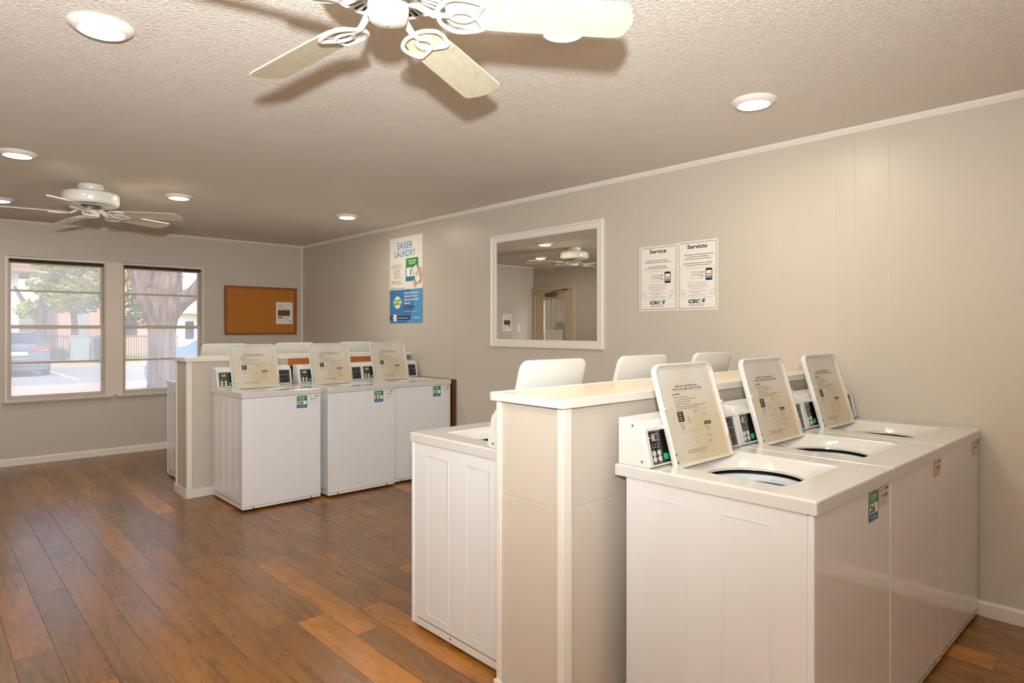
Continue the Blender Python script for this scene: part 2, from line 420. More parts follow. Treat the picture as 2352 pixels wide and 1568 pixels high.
def window(n, x0, x1, sill):
    r = struct(empty('window_%d' % n, ((x0+x1)/2, D, WZ0)))
    ox, oy, oz = r.location
    def B(name, mat, boxes, bevel=.002):
        m = MB()
        for a, b, c, d, e, f in boxes: m.box(a-ox, b-ox, c-oy, d-oy, e-oz, f-oz)
        return m.build(name, mat, r, bevel=bevel, smooth=0)
    # casing on the room side
    c = .024
    B('window_casing', M_trim_c, [(x0-c, x0, D-.014, D, WZ0-.002, WZ1+c), (x1, x1+c, D-.014, D, WZ0-.002, WZ1+c), (x0, x1, D-.014, D, WZ1, WZ1+c)])
    B('window_jamb', M_sash, [(x0, x0+.012, D, D+.15, WZ0, WZ1), (x1-.012, x1, D, D+.15, WZ0, WZ1), (x0+.012, x1-.012, D, D+.15, WZ0, WZ0+.012)], 0)
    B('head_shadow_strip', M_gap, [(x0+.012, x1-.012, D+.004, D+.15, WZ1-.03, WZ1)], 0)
    a, b = x0+.012, x1-.012
    zt = WZ1-.03
    zs = (WZ0+.012, 1.05, 1.43, 1.80, zt)
    B('upper_sash', M_sash, [(a, a+.022, D+.055, D+.085, 1.43, zt), (b-.022, b, D+.055, D+.085, 1.43, zt), (a+.022, b-.022, D+.055, D+.085, zt-.012, zt),
                             (a+.022, b-.022, D+.062, D+.078, 1.795, 1.815)], .0015)
    B('lower_sash', M_sash, [(a, a+.022, D+.022, D+.052, WZ0+.012, 1.41), (b-.022, b, D+.022, D+.052, WZ0+.012, 1.41), (a+.022, b-.022, D+.022, D+.052, WZ0+.012, WZ0+.04),
                             (a, b, D+.018, D+.054, 1.41, 1.445), (a+.022, b-.022, D+.03, D+.045, 1.042, 1.062)], .0015)
    B('upper_pane', GLASS[(n, 1)], [(a+.022, b-.022, D+.069, D+.071, 1.445, zt-.012)], 0)
    B('lower_pane', GLASS[(n, 0)], [(a+.022, b-.022, D+.0365, D+.0385, WZ0+.04, 1.41)], 0)
    m = MB().prism([(D+.016, WZ0), (D-.05, WZ0), (D-.058, WZ0-.01), (D-.05, WZ0-.028), (D-.014, WZ0-.034), (D, WZ0-.034), (D, WZ0-.0005), (D+.016, WZ0-.0005)], sill[0], sill[1], 'x')
    m.v = [(p[0]-ox, p[1]-oy, p[2]-oz) for p in m.v]
    m.build('window_sill', M_trim_c, r, smooth=0)
    return r
window(1, *WA, (.635, 1.60))
window(2, *WB, (1.635, 2.58))
struct(MB().box(WA[1]+.024, WB[0]-.024, D-.010, D, WZ0, WZ1+.024).build('trim_5', M_trim_c, smooth=0))

# door (seen in the mirror) ----------------------------------------------
M_door = flat('cream_door_paint', lin(206, 188, 162), .45, var=.03)
r = struct(empty('door_1', (XL, (DY0+DY1)/2, 0)))
oy = r.location[1]
def DB(name, mat, boxes, parent=r, bevel=.002):
    m = MB()
    for a, b, c, d, e, f in boxes: m.box(a, b, c-oy, d-oy, e, f)
    return m.build(name, mat, parent, bevel=bevel, smooth=0)
DB('door_casing', M_door, [(0, .018, DY0-.055, DY0, 0, DZ+.06), (0, .018, DY1, DY1+.05, 0, DZ+.06), (0, .018, DY0, DY1, DZ, DZ+.06)])
g0, g1, gz0, gz1 = 7.535, 8.055, 1.0, 1.925
DB('door_leaf', M_door, [(-.05, -.008, DY0+.004, g0, .005, DZ-.008), (-.05, -.008, g1, DY1-.004, .005, DZ-.008), (-.05, -.008, g0, g1, .005, gz0), (-.05, -.008, g0, g1, gz1, DZ-.008)])
DB('glazing_bead', M_door, [(-.012, .002, g0-.018, g0, gz0-.018, gz1+.018), (-.012, .002, g1, g1+.018, gz0-.018, gz1+.018), (-.012, .002, g0, g1, gz1, gz1+.018), (-.012, .002, g0, g1, gz0-.018, gz0)])
def clear_glass():
    T = NT('door_glass'); tr = T.n('ShaderNodeBsdfTransparent', Color=(.93, .94, .95, 1)); gl = T.n('ShaderNodeBsdfGlossy', Roughness=.02)
    m = T.n('ShaderNodeMixShader', i0=.06, i1=tr.outputs[0], i2=gl.outputs[0]); T.l(m.outputs[0], T.out.inputs[0]); return T.m
DB('door_pane', clear_glass(), [(-.032, -.028, g0, g1, gz0, gz1)], bevel=0)
cl = DB('door_closer', flat('aged_bronze', lin(112, 92, 70), .4, metal=.6), [(-.006, .05, 7.72, 7.98, 1.985, 2.04)], bevel=.01)
m = MB(); m.tube([(.03, 7.85-oy, 2.045), (.1, 7.62-oy, 2.07), (.02, 7.47-oy, 2.1)], .009, 8); m.build('closer_arm', MATS['aged_bronze'], cl)
DB('door_handle', MATS['aged_bronze'], [(-.006, .05, 7.40, 7.44, .96, 1.0), (.035, .05, 7.40, 7.52, .965, .99)], bevel=.006)
s = MB().box(0, .0015, -.21, .21, 0, .36).build('paper_sheet', M_paper, smooth=0, loc=(XL-.0265, 7.83, 1.035)); tag(s, 'plain white sheet taped low on the door glass, seen in the mirror', 'paper sheet')
m = Decal().frame((.0016, -.21, 0), (0, 1, 0), (0, 0, 1))
for i, (a, b) in enumerate((((.10, .31), (.18, .33)), ((.20, .30), (.24, .27)), ((.26, .32), (.30, .28)))): m.line(a, b, .006, M_greyprint)
m.build('pen_mark', parent=s, smooth=0)

# ------------------------------------------------------------------ ceiling lights
M_lens = None
def lens_mat():
    T = NT('lit_lamp_lens'); e = T.n('ShaderNodeEmission', Color=(1.0, .92, .775, 1), Strength=LAMP_E); T.l(e.outputs[0], T.out.inputs[0]); return T.m
M_lens = lens_mat()
M_ring = flat('lamp_trim_white', lin(236, 230, 222), .4)
def ceiling_lamp(x, y, label):
    t = empty('ceiling_light', (x, y, H)); tag(t, label, 'ceiling light', 'recessed ceiling lights')
    MB().lathe([(.106, 0), (.108, -.004), (.104, -.009), (.090, -.018), (.078, -.024), (.075, -.024), (.074, -.020), (.07, -.018)], n=40, c0=False, c1=False).build('trim_ring', M_ring, t, smooth=60)
    MB().lathe([(.0735, -.0225), (.074, -.0235), (.06, -.0275), (.03, -.0295), (.004, -.030)], n=40, c0=False).build('lens', M_lens, t, smooth=60)
    return t
for x, y, lb in ((.50, 2.78, 'round recessed ceiling light nearest the upper left corner, alone above the open floor'),
                 (1.765, 1.625, 'recessed ceiling light half hidden behind the near fan blade'),
                 (3.02, 1.512, 'recessed ceiling light above the three numbered near washers by the panelled wall'),
                 (.466, 5.14, 'recessed ceiling light in front of the far fan, at the left edge of the picture'),
                 (1.617, 5.884, 'recessed ceiling light just beside the blades of the far fan'),
                 (3.12, 5.776, 'recessed ceiling light close to the far corner above the poster'),
                 (.515, 7.055, 'recessed ceiling light nearest the window wall, cut by the left picture edge')):
    ceiling_lamp(x, y, lb)
for x, y in ((.5, -1.2), (2.0, -1.3)):  # extra lamps added out of view, carrying on the grid to brighten the near end
    ceiling_lamp(x, y, 'added ceiling light out of view behind the viewer, brightening the near end')

# ------------------------------------------------------------------ ceiling fans
M_fan = flat('fan_white_enamel', lin(226, 224, 218), .25, coat=.3)
def blade_mat():
    T = NT('pale_wood_blade'); P = T.n('ShaderNodeBsdfPrincipled', Roughness=.45)
    mp = T.pos((3, 16, 1)); wv = T.n('ShaderNodeTexNoise', Vector=mp, Scale=1.6, Detail=4.0, Distortion=2.5)
    c = T.ramp(wv.outputs[0], [(.35, lin(202, 194, 164)), (.5, lin(212, 206, 180)), (.62, lin(208, 201, 174)), (.66, lin(192, 184, 152)), (.72, lin(214, 208, 184))])
    T.l(c, P.inputs['Base Color']); T.l(P.outputs[0], T.out.inputs[0]); return T.m
M_blade = blade_mat()

def make_fan():
    t = empty('ceiling_fan', (0, 0, H))
    MB().lathe([(.088, 0), (.09, -.006), (.09, -.03), (.082, -.048), (.06, -.056), (.03, -.058)], n=40).build('canopy', M_fan, t)
    h = MB().lathe([(.03, -.052), (.15, -.056), (.178, -.062), (.19, -.072), (.193, -.085), (.193, -.135), (.188, -.146), (.178, -.150)], n=56, c1=False).build('motor_housing', M_fan, t)
    # vented bottom ring: radial slats over a dark inside
    m = MB()
    for i in range(48):
        a = 2*PI*i/48; M = Matrix.Rotation(a, 4, 'Z')
        m.box(.085, .178, -.0035, .0035, -.1555, -.1495, M @ Matrix.Rotation(.5, 4, 'X') if False else M)
    m.lathe([(.180, -.1475), (.184, -.152), (.178, -.157), (.172, -.152), (.175, -.1475)], n=56, c0=False, c1=False)
    m.lathe([(.075, -.148), (.09, -.155), (.085, -.16), (.06, -.16)], n=40, c0=False, c1=False)
    m.build('vent_grille', M_fan, h)
    MB().lathe([(.177, -.146), (.01, -.146)], n=40, c0=False, c1=True).build('motor_cavity', M_gap, h)
    MB().lathe([(.03, -.150), (.066, -.160), (.07, -.17), (.072, -.19), (.068, -.196), (.05, -.198)], n=40).build('flywheel', M_steel, t)
    s_ = MB().lathe([(.04, -.185), (.056, -.188), (.0585, -.194), (.0585, -.226), (.058, -.229), (.055, -.231), (.055, -.234), (.053, -.244), (.043, -.251), (.02, -.254), (.006, -.255)], n=40).build('switch_housing', M_fan, t)
    MB().lathe([(.0045, -.252), (.0045, -.258), (.002, -.2595)], n=12).build('finial', M_fan, s_)
    zb = -.218
    for k in range(5):
        a = math.radians((26, 96.5, 170, 242, 317)[k]); R = Matrix.Rotation(a, 4, 'Z') @ Matrix.Translation((0, 0, zb)) @ Matrix.Rotation(math.radians((0, 1.2, .5, 1.2, 2.6)[k]), 4, 'Y') @ Matrix.Rotation(math.radians(-12.5), 4, 'X')
        # blade outline in x (radial), y
        out = []
        pts = [(.165, .03), (.185, .052), (.22, .062), (.34, .067), (.645, .074)]
        tip = [(.670, .070), (.683, .056), (.689, .038), (.697, .02), (.699, 0)]
        up = pts + tip
        out = up + [(x, -y) for x, y in reversed(up[:-1])]
        b = MB().prism([(x, y) for x, y in out], 0, .006, 'z'); b.v = [tuple(p) for p in b.v]
        bo = b.build('blade', M_blade, t, bevel=.0012, smooth=0); bo.matrix_local = R
        # cast iron with interlaced loops under the blade root
        m = MB()
        Mi = Matrix.Identity(4)
        arm = [(.055, 0, .03), (.08, 0, .024), (.105, 0, .008), (.13, 0, -.006), (.16, 0, -.006)]
        m.tube(arm, [.013, .013, .012, .011, .009], 10, flat_z=.7)
        def closed_curve(cps, n=8):
            P_ = []; L = len(cps)
            for i in range(L):
                p0, p1, p2, p3 = [Vector(cps[(i+j-1) % L]) for j in range(4)]
                for q in range(n):
                    u = q/n; P_.append(.5*((2*p1)+(-p0+p2)*u+(2*p0-5*p1+4*p2-p3)*u*u+(-p0+3*p1-3*p2+p3)*u**3))
            return P_
        z0 = -.006
        for sg in (1, -1):
            c_ = [(.145, 0, z0), (.152, sg*.034, z0), (.185, sg*.063, z0), (.225, sg*.066, z0), (.268, sg*.052, z0), (.262, sg*.028, z0), (.245, sg*.004, z0), (.222, -sg*.022, z0), (.19, -sg*.022, z0), (.172, 0, z0), (.182, sg*.018, z0)]
            c_ = [(.145, 0, z0), (.15, sg*.034, z0), (.18, sg*.062, z0), (.22, sg*.066, z0), (.27, sg*.05, z0), (.264, sg*.026, z0), (.25, 0, z0), (.225, -sg*.02, z0), (.195, -sg*.018, z0), (.17, 0, z0)]
            m.tube([(p.x, p.y, p.z - .001*sg) for p in closed_curve(c_[:7] + c_[7:], 5)], .0074, 8, closed=True, flat_z=.8)
        io = m.build('blade_iron', M_fan, t, smooth=60); io.matrix_local = R
    return t
fan = make_fan(); fan.location = (.985, 1.585, H)
tag(fan, 'near white ceiling fan with pale blades, cut off by the top picture edge', 'ceiling fan', 'white five-blade ceiling fans')
fan2 = copy_tree(fan); fan2.location = (.995, 5.92, H); fan2.rotation_euler = (0, 0, math.radians(2))
fan2['label'] = 'far white ceiling fan hanging whole in view before the window wall'
# pull chain-free; loose lint thread left out

# ------------------------------------------------------------------ washing machines
def ray_rrect(a, hx, hy, r, cx=0, cy=0, ox=0, oy=0):
    """point where the ray from (ox,oy) at angle a meets a rounded rectangle centred on (cx,cy)"""
    dx, dy = math.cos(a), math.sin(a); lo, hi = 0, 2.0
    def inside(t):
        x, y = abs(ox+dx*t-cx), abs(oy+dy*t-cy)
        if x > hx or y > hy: return False
        if x > hx-r and y > hy-r: return (x-hx+r)**2+(y-hy+r)**2 <= r*r
        return True
    for _ in range(40):
        mid = (lo+hi)/2
        if inside(mid): lo = mid
        else: hi = mid
    return (ox+dx*lo, oy+dy*lo)

def make_washer():
    t = empty('washing_machine')
    # cabinet: three plain walls, the sides with two embossed ribs each
    cb = MB()
    x, y0, y1, z0, z1 = .317, .030, .672, .016, .871
    cb.loft([[(-x, y0, z), (x, y0, z), (x, y1, z), (-x, y1, z)] for z in (z0, z1)], True, False)
    cab = cb.build('cabinet', M_white, t, bevel=.003, smooth=0)
    for sg in (-1, 1):
        for a, b in ((.138, .297), (.422, .581)):
            m = MB()
            zt, zb = .818, .085; wd, hh = .006, .0016
            X0, X1 = sg*(x-.0005), sg*(x+hh)
            for (p, q, r_, s_) in ((a, a+wd, zb, zt), (b-wd, b, zb, zt), (a+wd, b-wd, zt-wd, zt), (a+wd, b-wd, zb, zb+wd)):
                m.box(min(X0, X1), max(X0, X1), p, q, r_, s_)
            m.build('embossed_rib', M_white, cab, bevel=.0008, smooth=0)
        MB().box(min(sg*(x-.0005), sg*(x+.001)), max(sg*(x-.0005), sg*(x+.001)), .06, .63, .052, .056).build('side_crease', M_greyprint, cab, smooth=0)
    fp = MB().prism([(-.320, .030), (-.320, .010), (.320, .010), (.320, .030)], .016, .870, 'z').build('front_panel', M_front, t, bevel=.005, seg=3, smooth=0)
    m = MB()
    m.box(-.312, .312, .0088, .0105, .036, .0375)
    m.build('kick_seam', M_dark, fp, smooth=0)
    for sx in (-.235, .235):
        m = MB().lathe([(.007, 0), (.007, .003), (.003, .0045)], n=14, M=Matrix.Translation((sx, .0095, .027)) @ Matrix.Rotation(PI/2, 4, 'X')); m.build('kick_screw', M_steel, fp)
    for sg in (-1, 1): MB().lathe([(.0055, 0), (.0055, .002), (.002, .003)], n=12, M=Matrix.Translation((sg*.317, .31, .036)) @ Matrix.Rotation(sg*PI/2, 4, 'Y')).build('side_screw', M_steel, cab)
    for sx in (-.27, .27):
        for sy in (.07, .62): MB().lathe([(.02, 0), (.02, .008), (.009, .010), (.009, .018)], (sx, sy, 0), 16).build('levelling_foot', M_blackm, t)
    # deck with dished recess and round mouth
    N = 96; oy = .345
    corner = []
    angs = [2*PI*i/N for i in range(N)]
    for hx, ya, yb in ((.325, 0, .72), (.217, .136, .584)):
        for cx, cy in ((hx, yb), (-hx, yb), (-hx, ya), (hx, ya)):
            for e in (-.012, 0, .012): angs.append(math.atan2(cy-oy, cx) % (2*PI) + e)
    angs.sort()
    def rr(hx, ya, yb, r, z): return [(*ray_rrect(a, hx, (yb-ya)/2, r, 0, (ya+yb)/2, 0, oy), z) for a in angs]
    def cc(r, z, ry=None): return [(r*math.cos(a), oy+(ry or r)*math.sin(a), z) for a in angs]
    loops = [rr(.319, .006, .714, .004, .8725), rr(.325, 0, .72, .006, .8725), rr(.325, 0, .72, .008, .9075), rr(.3235, .0015, .7185, .010, .9115), rr(.319, .006, .714, .012, .914),
             rr(.218, .135, .585, .025, .914), rr(.2165, .1365, .5835, .025, .9125), rr(.210, .143, .577, .025, .9085),
             rr(.205, .150, .572, .04, .9065), [( (p[0]*.5+q[0]*.5), (p[1]*.5+q[1]*.5), .892) for p, q in zip(rr(.198, .160, .560, .06, 0), cc(.172, 0))],
             cc(.172, .872), cc(.169, .869), cc(.168, .864)]
    dk = MB().loft(loops, False, False); dk.build('deck', M_deck, t, smooth=20)
    MB().lathe([(.188, .0), (.186, .012), (.178, .018), (.168, .016), (.161, .006), (.160, -.006), (.166, -.010)], (0, oy, .832), 64, c0=False, c1=False).build('tub_ring', M_tub, t, smooth=60)
    MB().lathe([(.162, .813), (.172, .809), (.178, .79), (.184, .70), (.186, .45), (.17, .42), (.04, .41)], (0, oy, 0), 64, c0=False).build('wash_basket', M_tub, t, smooth=60)
    MB().lathe([(.169, .8705), (.196, .869), (.215, .86), (.212, .36), (.01, .35)], (0, oy, 0), 48, c0=False, c1=True).build('outer_tub', M_blackm, t, smooth=60)
    MB().lathe([(.055, .42), (.05, .5), (.03, .60), (.028, .70), (.01, .71)], (0, oy, 0), 24, c0=False).build('agitator', M_white, t, smooth=60)
    # lid, standing open
    A = Matrix(((1, 0, 0, -.005), (0, .276, -.961, .548), (0, .961, .276, .897), (0, 0, 0, 1)))      # (s, t, n) -> local; n points to the front
    HW, LL = .2035, .384
    def ring(inset, n_, r):
        pts = []
        hx = HW-inset; t0, t1 = inset*.5, LL-inset
        for cx, cy, a0, rad in ((hx-.008, t0+.008, -90, .008), (hx-r, t1-r, 0, r), (-hx+r, t1-r, 90, r), (-hx+.008, t0+.008, 180, .008)):
            for i in range(9):
                q = math.radians(a0+90*i/8); pts.append((cx+rad*math.cos(q), cy+rad*math.sin(q), n_))
        return pts
    L = MB()
    L.mat(M_deck); L.loft([ring(.004, .0, .040), ring(.001, .002, .042), ring(0, .005, .043), ring(0, .019, .043), ring(.002, .0225, .042), ring(.006, .0235, .04), ring(.010, .0225, .038), ring(.0125, .018, .036)], True, False, A)
    L.mat(M_lidin); L.loft([ring(.0125, .018, .036), ring(.018, .011, .032), ring(.026, .0095, .028)], False, True, A)
    lid = L.build('lid', parent=t, smooth=50)
    N0 = .0097
    dc = Decal().frame(A @ Vector((0, 0, N0)), (1, 0, 0), (0, .276, .961), .0002)
    rnd = random.Random(3)
    # the panel faces the front, so U runs left to right as seen from there
    dc.text('IMPORTANT: TO HELP PREVENT INJURY', 0, .292, .0058, M_ink, bold=.02, width=.155)
    dc.text('PUSH TO START   -   LID MUST BE CLOSED', 0, .281, .0058, M_ink, bold=.02, width=.20)
    dc.disc(-.012, .2838, .0048, M_ink, 3)
    dc.line((-.10, .276), (.105, .276), .0007, M_greyprint)
    dc.poly([(-.112, .262), (-.104, .262), (-.108, .269)], M_ink)
    dc.text('WARNING', -.101, .2625, .0058, M_ink, bold=.03, align='l')
    for i, (z, u1) in enumerate(((.252, -.01), (.243, .04), (.234, .0), (.225, -.01), (.216, .105), (.208, .05))):
        dc.greek(-.108 if i == 0 else -.104, z, u1, .0042, M_greyprint, rnd=rnd)
    dc.line((-.11, .203), (.11, .203), .0006, M_greyprint)
    dc.quad(-.108, .162, -.068, .200, M_ink, 2)
    for z in (.192, .184, .176, .168): dc.quad(-.103, z, -.103+rnd.uniform(.018, .03), z+.0035, M_faint, 3)
    for z in (.153, .146, .139, .132): dc.greek(-.104, z, -.075, .0036, M_greyprint, rnd=rnd)
    dc.ring(-.035, .158, .018, .0008, M_faint, ry=.034); dc.ring(.022, .160, .02, .0008, M_faint, ry=.032); dc.ring(.078, .178, .02, .0008, M_faint, ry=.022)
    dc.line((-.042, .178), (-.032, .150), .0028, M_ink); dc.line((.068, .186), (.088, .170), .0012, M_greyprint); dc.line((.088, .186), (.07, .170), .0012, M_greyprint)
    for z in (.195, .189): dc.greek(.0, z, .03, .0032, M_greyprint, rnd=rnd)
    dc.quad(.058, .137, .108, .150, M_dark, 2); dc.greek(.062, .141, .104, .006, M_faint, 3, rnd=rnd)
    for z in (.128, .121, .114, .098, .091, .075, .068): dc.greek(.058, z, .090, .0034, M_greyprint, rnd=rnd)
    for z in (.12, .095, .072): dc.ring(.104, z, .006, .0008, M_faint)
    dc.line((-.105, .122), (.04, .122), .0009, M_greyprint)
    for u in (-.07, -.02, .025): dc.ring(u, .092, .012, .0008, M_faint, ry=.009); dc.line((u, .083), (u+.003, .07), .001, M_faint)
    dc.greek(-.095, .052, .04, .0042, M_greyprint, rnd=rnd); dc.greek(-.095, .044, .03, .0042, M_greyprint, rnd=rnd); dc.greek(.0, .035, .018, .0036, M_greyprint, rnd=rnd)
    dc.build('printed_instructions', parent=lid, smooth=0)
    for sg in (-1, 1):
        MB().lathe([(.0058, 0), (.0058, .006), (.004, .0085), (.001, .009)], n=16, M=A @ Matrix.Translation((sg*.197, .215, .0225))).build('bumper', M_button, lid)
        for tt in (.022, .05) if sg < 0 else (.02,): MB().lathe([(.0038, 0), (.0038, .0018), (.001, .0025)], n=12, M=A @ Matrix.Translation((sg*.1935, tt, .0228))).build('screw', M_dark, lid)
    MB().box(.188, .1975, .022, .085, .0225, .0275, A).build('lid_strike', M_steel, lid, bevel=.0015, smooth=0)
    # console
    prof = [(.572, .914), (.570, .922), (.6, 1.048), (.606, 1.066), (.616, 1.0745), (.705, 1.081), (.705, .914)]
    cn = MB().prism(prof, -.320, .320, 'x').build('console', M_plastic, t, bevel=.004, seg=3, smooth=35)
    e0, e1 = Vector((0, .570, .922)), Vector((0, .6, 1.048)); Vv = (e1-e0).normalized(); Nn = Vector((1, 0, 0)).cross(Vv)
    K = Matrix(((1, 0, 0, 0), (0, Vv.y, Nn.y, e0.y), (0, Vv.z, Nn.z, e0.z), (0, 0, 0, 1)))       # (x, along face, out)
    for nm, a, b in (('control_panel', -.304, -.140), ('coin_panel', .160, .304)):
        m = MB()
        m.box(a-.012, b+.012, -.004, .002, -.002, .011, K); m.box(a-.012, b+.012, .120, .133, -.002, .011, K)
        m.box(a-.012, a, .002, .120, -.002, .011, K); m.box(b, b+.012, .002, .120, -.002, .011, K)
        bz = m.build(nm, M_plastic, t, bevel=.002, smooth=0)
        q = Decal().frame(K @ Vector((0, 0, .0006)), (1, 0, 0), Vv, .0004)
        q.quad(a, .002, b, .120, M_black, 1)
        q.box_line(a+.004, .006, b-.004, .116, .0018, M_steel, 2)
        q.build('face_plate', parent=bz, smooth=0)
        if nm == 'control_panel':
            for i, (bx, bv) in enumerate(((-.279, .040), (-.248, .040), (-.279, .019), (-.248, .019))):
                MB().lathe([(.0105, 0), (.0105, .0025), (.008, .004)], n=18, M=K @ Matrix.Translation((bx, bv, .001))).build('cycle_button', M_button, bz)
            MB().box(-.224, -.198, .012, .034, .001, .0035, K).build('start_button', M_green_b, bz, bevel=.001, smooth=0)
            q = Decal().frame(K @ Vector((0, 0, .0016)), (1, 0, 0), Vv, .0004)
            for bx in (-.280, -.264, -.248):
                q.disc(bx, .070, .0022, M_button, 1, 10); q.greek(bx-.005, .060, bx+.005, .0035, M_button, 1, rnd=rnd)
            q.disc(-.289, .096, .0032, M_button, 1, 10)
            q.build('indicator_print', parent=bz, smooth=0)
        else:
            q = Decal().frame(K @ Vector((0, 0, .0016)), (1, 0, 0), Vv, .0004)
            q.quad(a+.008, .074, b-.008, .078, M_steel, 1); q.quad(a+.008, .042, b-.008, .045, M_redp, 1)
            q.greek(a+.012, .095, b-.02, .004, M_greyprint, 1, rnd=rnd)
            q.build('instruction_print', parent=bz, smooth=0)
    for sg in (-1, 1):
        for (yy, zz) in ((.640, 1.058), (.60, .935)): MB().lathe([(.0045, 0), (.0045, .0018), (.0015, .0026)], n=12, M=Matrix.Translation((sg*.3202, yy, zz)) @ Matrix.Rotation(sg*PI/2, 4, 'Y')).build('console_screw', M_steel, cn)
    return t

K_e0, K_e1 = Vector((0, .570, .922)), Vector((0, .6, 1.048)); K_V = (K_e1-K_e0).normalized(); K_N = Vector((1, 0, 0)).cross(K_V)
def add_display(w_, mode):
    bz = [c for c in children(w_) if c.name.startswith('control_panel')][0]
    q = Decal().frame(K_e0 + K_N*.0018, (1, 0, 0), K_V, .0004)
    q.rrect(-.280, .084, -.238, .108, .003, M_button, 1)
    q.rrect(-.278, .086, -.240, .106, .002, M_blackm if mode == 'lit' else M_lcdd, 2)
    if mode == 'lit': q.text('1.25', -.261, .089, .0135, M_digit, 3, bold=.03, width=.026)
    elif mode == 'half': q.quad(-.277, .087, -.261, .105, M_lcd, 3)
    q.build('display', parent=bz, smooth=0)
def add_number(w_, num):
    q = Decal().frame((.112, .0093, .762), (1, 0, 0), (0, 0, 1), .0003)
    wd, ht = .088, .098
    q.rrect(0, 0, wd, ht, .004, M_green_s, 1); q.quad(0, .002, wd, .030, M_blue_s, 2)
    q.poly([(0.002, .055), (.018, .055), (.03, .094), (.002, .094)], M_green_l, 2)
    q.rrect(.005, .026, wd-.005, .058, .005, M_white_s, 3)
    q.text(num, .032, .0305, .023, M_ink, 4, bold=.035, width=.047)
    q.text('TAP PHONE', wd/2, .081, .0075, M_white_s, 4, bold=.03, width=.052); q.text('TO START', wd/2, .071, .0075, M_white_s, 4, bold=.03, width=.042)
    q.greek(.024, .063, .064, .0035, M_white_s, 4); q.greek(.015, .011, .072, .0045, M_white_s, 4)
    q.build('number_sticker', parent=w_, smooth=0)
def add_plate(w_, txt, red):
    q = Decal().frame((.207, .0093, .794), (1, 0, 0), (0, 0, 1), .0003)
    q.rrect(0, 0, .098, .066, .004, M_greyprint, 1); q.rrect(.001, .001, .097, .065, .004, M_oldwhite if red else M_white_s, 2)
    q.text(txt, .052, .030, .0125, M_dark, 3, bold=.02, width=.062)
    q.quad(.058, .054, .092, .060, M_dark, 3); q.greek(.006, .053, .045, .006, M_greyprint, 3)
    for z in (.021, .014, .007): q.greek(.02, z, .08, .0032, M_faint, 3)
    q.build('service_label', parent=w_, smooth=0)
    if red: pass

proto = make_washer()
row_near = [(1.862+.325, .745, 0), (2.512+.325, .745, 0), (3.162+.325, .748, 0)]
row_back = [(1.715+.325, 2.572, PI), (2.37+.325, 2.572, PI), (3.045+.325, 2.575, PI)]
far_near = [(1.812+.325, 4.982, 0), (2.497+.325, 4.935, 0), (3.155+.325, 4.975, 0)]
far_back = [(1.757+.325, 6.802, PI), (2.43+.325, 6.80, PI), (3.11+.325, 6.80, PI)]
spec = [
 (row_near, 'washers facing the viewer in the near bank', [
   ('white top-load washer with number 26 sticker at the near end of its row', '26', '174-288', 'half', True),
   ('white top-load washer with raised lid standing between the number 26 machine and the wall machine', None, '073-CBM', 'half', True),
   ('white top-load washer with raised lid touching the panelled wall in the nearest row', None, '073-CBR', 'off', True)]),
 (row_back, 'washers behind the near partition', [
   ('white top-load washer behind the near partition, its side panel facing the open floor', None, None, 'off', False),
   ('washer hidden behind the near partition, only its lid showing, middle of three', None, None, 'off', False),
   ('washer hidden behind the near partition, only its lid showing, nearest the panelled wall', None, None, 'off', False)]),
 (far_near, 'numbered washers in the far bank', [
   ('white top-load washer with number 20 sticker and stained raised lid', '20', '582-HWL', 'lit', False),
   ('white top-load washer with number 21 sticker standing slightly forward of its neighbours', '21', '074-CBS', 'lit', False),
   ('white top-load washer with number 22 sticker next to the panelled wall', '22', '073-CBR', 'lit', False)]),
 (far_back, 'washers behind the far partition', [
   ('washer behind the far partition by the window, a strip of its side showing', None, None, 'off', False),
   ('washer behind the far partition, only its lid showing below the cork board', None, None, 'off', False),
   ('washer behind the far partition, only its lid showing below the corner', None, None, 'off', False)]),
]
first = True
for spots, group, infos in spec:
    for (px, py, rz), (label, num, plate, disp, red) in zip(spots, infos):
        if first: wm = None; first = False; todo_first = (px, py, rz, label, num, plate, disp, red, group); continue
        wm = copy_tree(proto); wm.location = (px, py, 0); wm.rotation_euler = (0, 0, rz)
        tag(wm, label, 'washing machine', group)
        add_display(wm, disp)
        if num: add_number(wm, num)
        if plate: add_plate(wm, plate, red)
px, py, rz, label, num, plate, disp, red, group = todo_first
proto.location = (px, py, 0); tag(proto, label, 'washing machine', group); add_display(proto, disp); add_number(proto, num); add_plate(proto, plate, red)

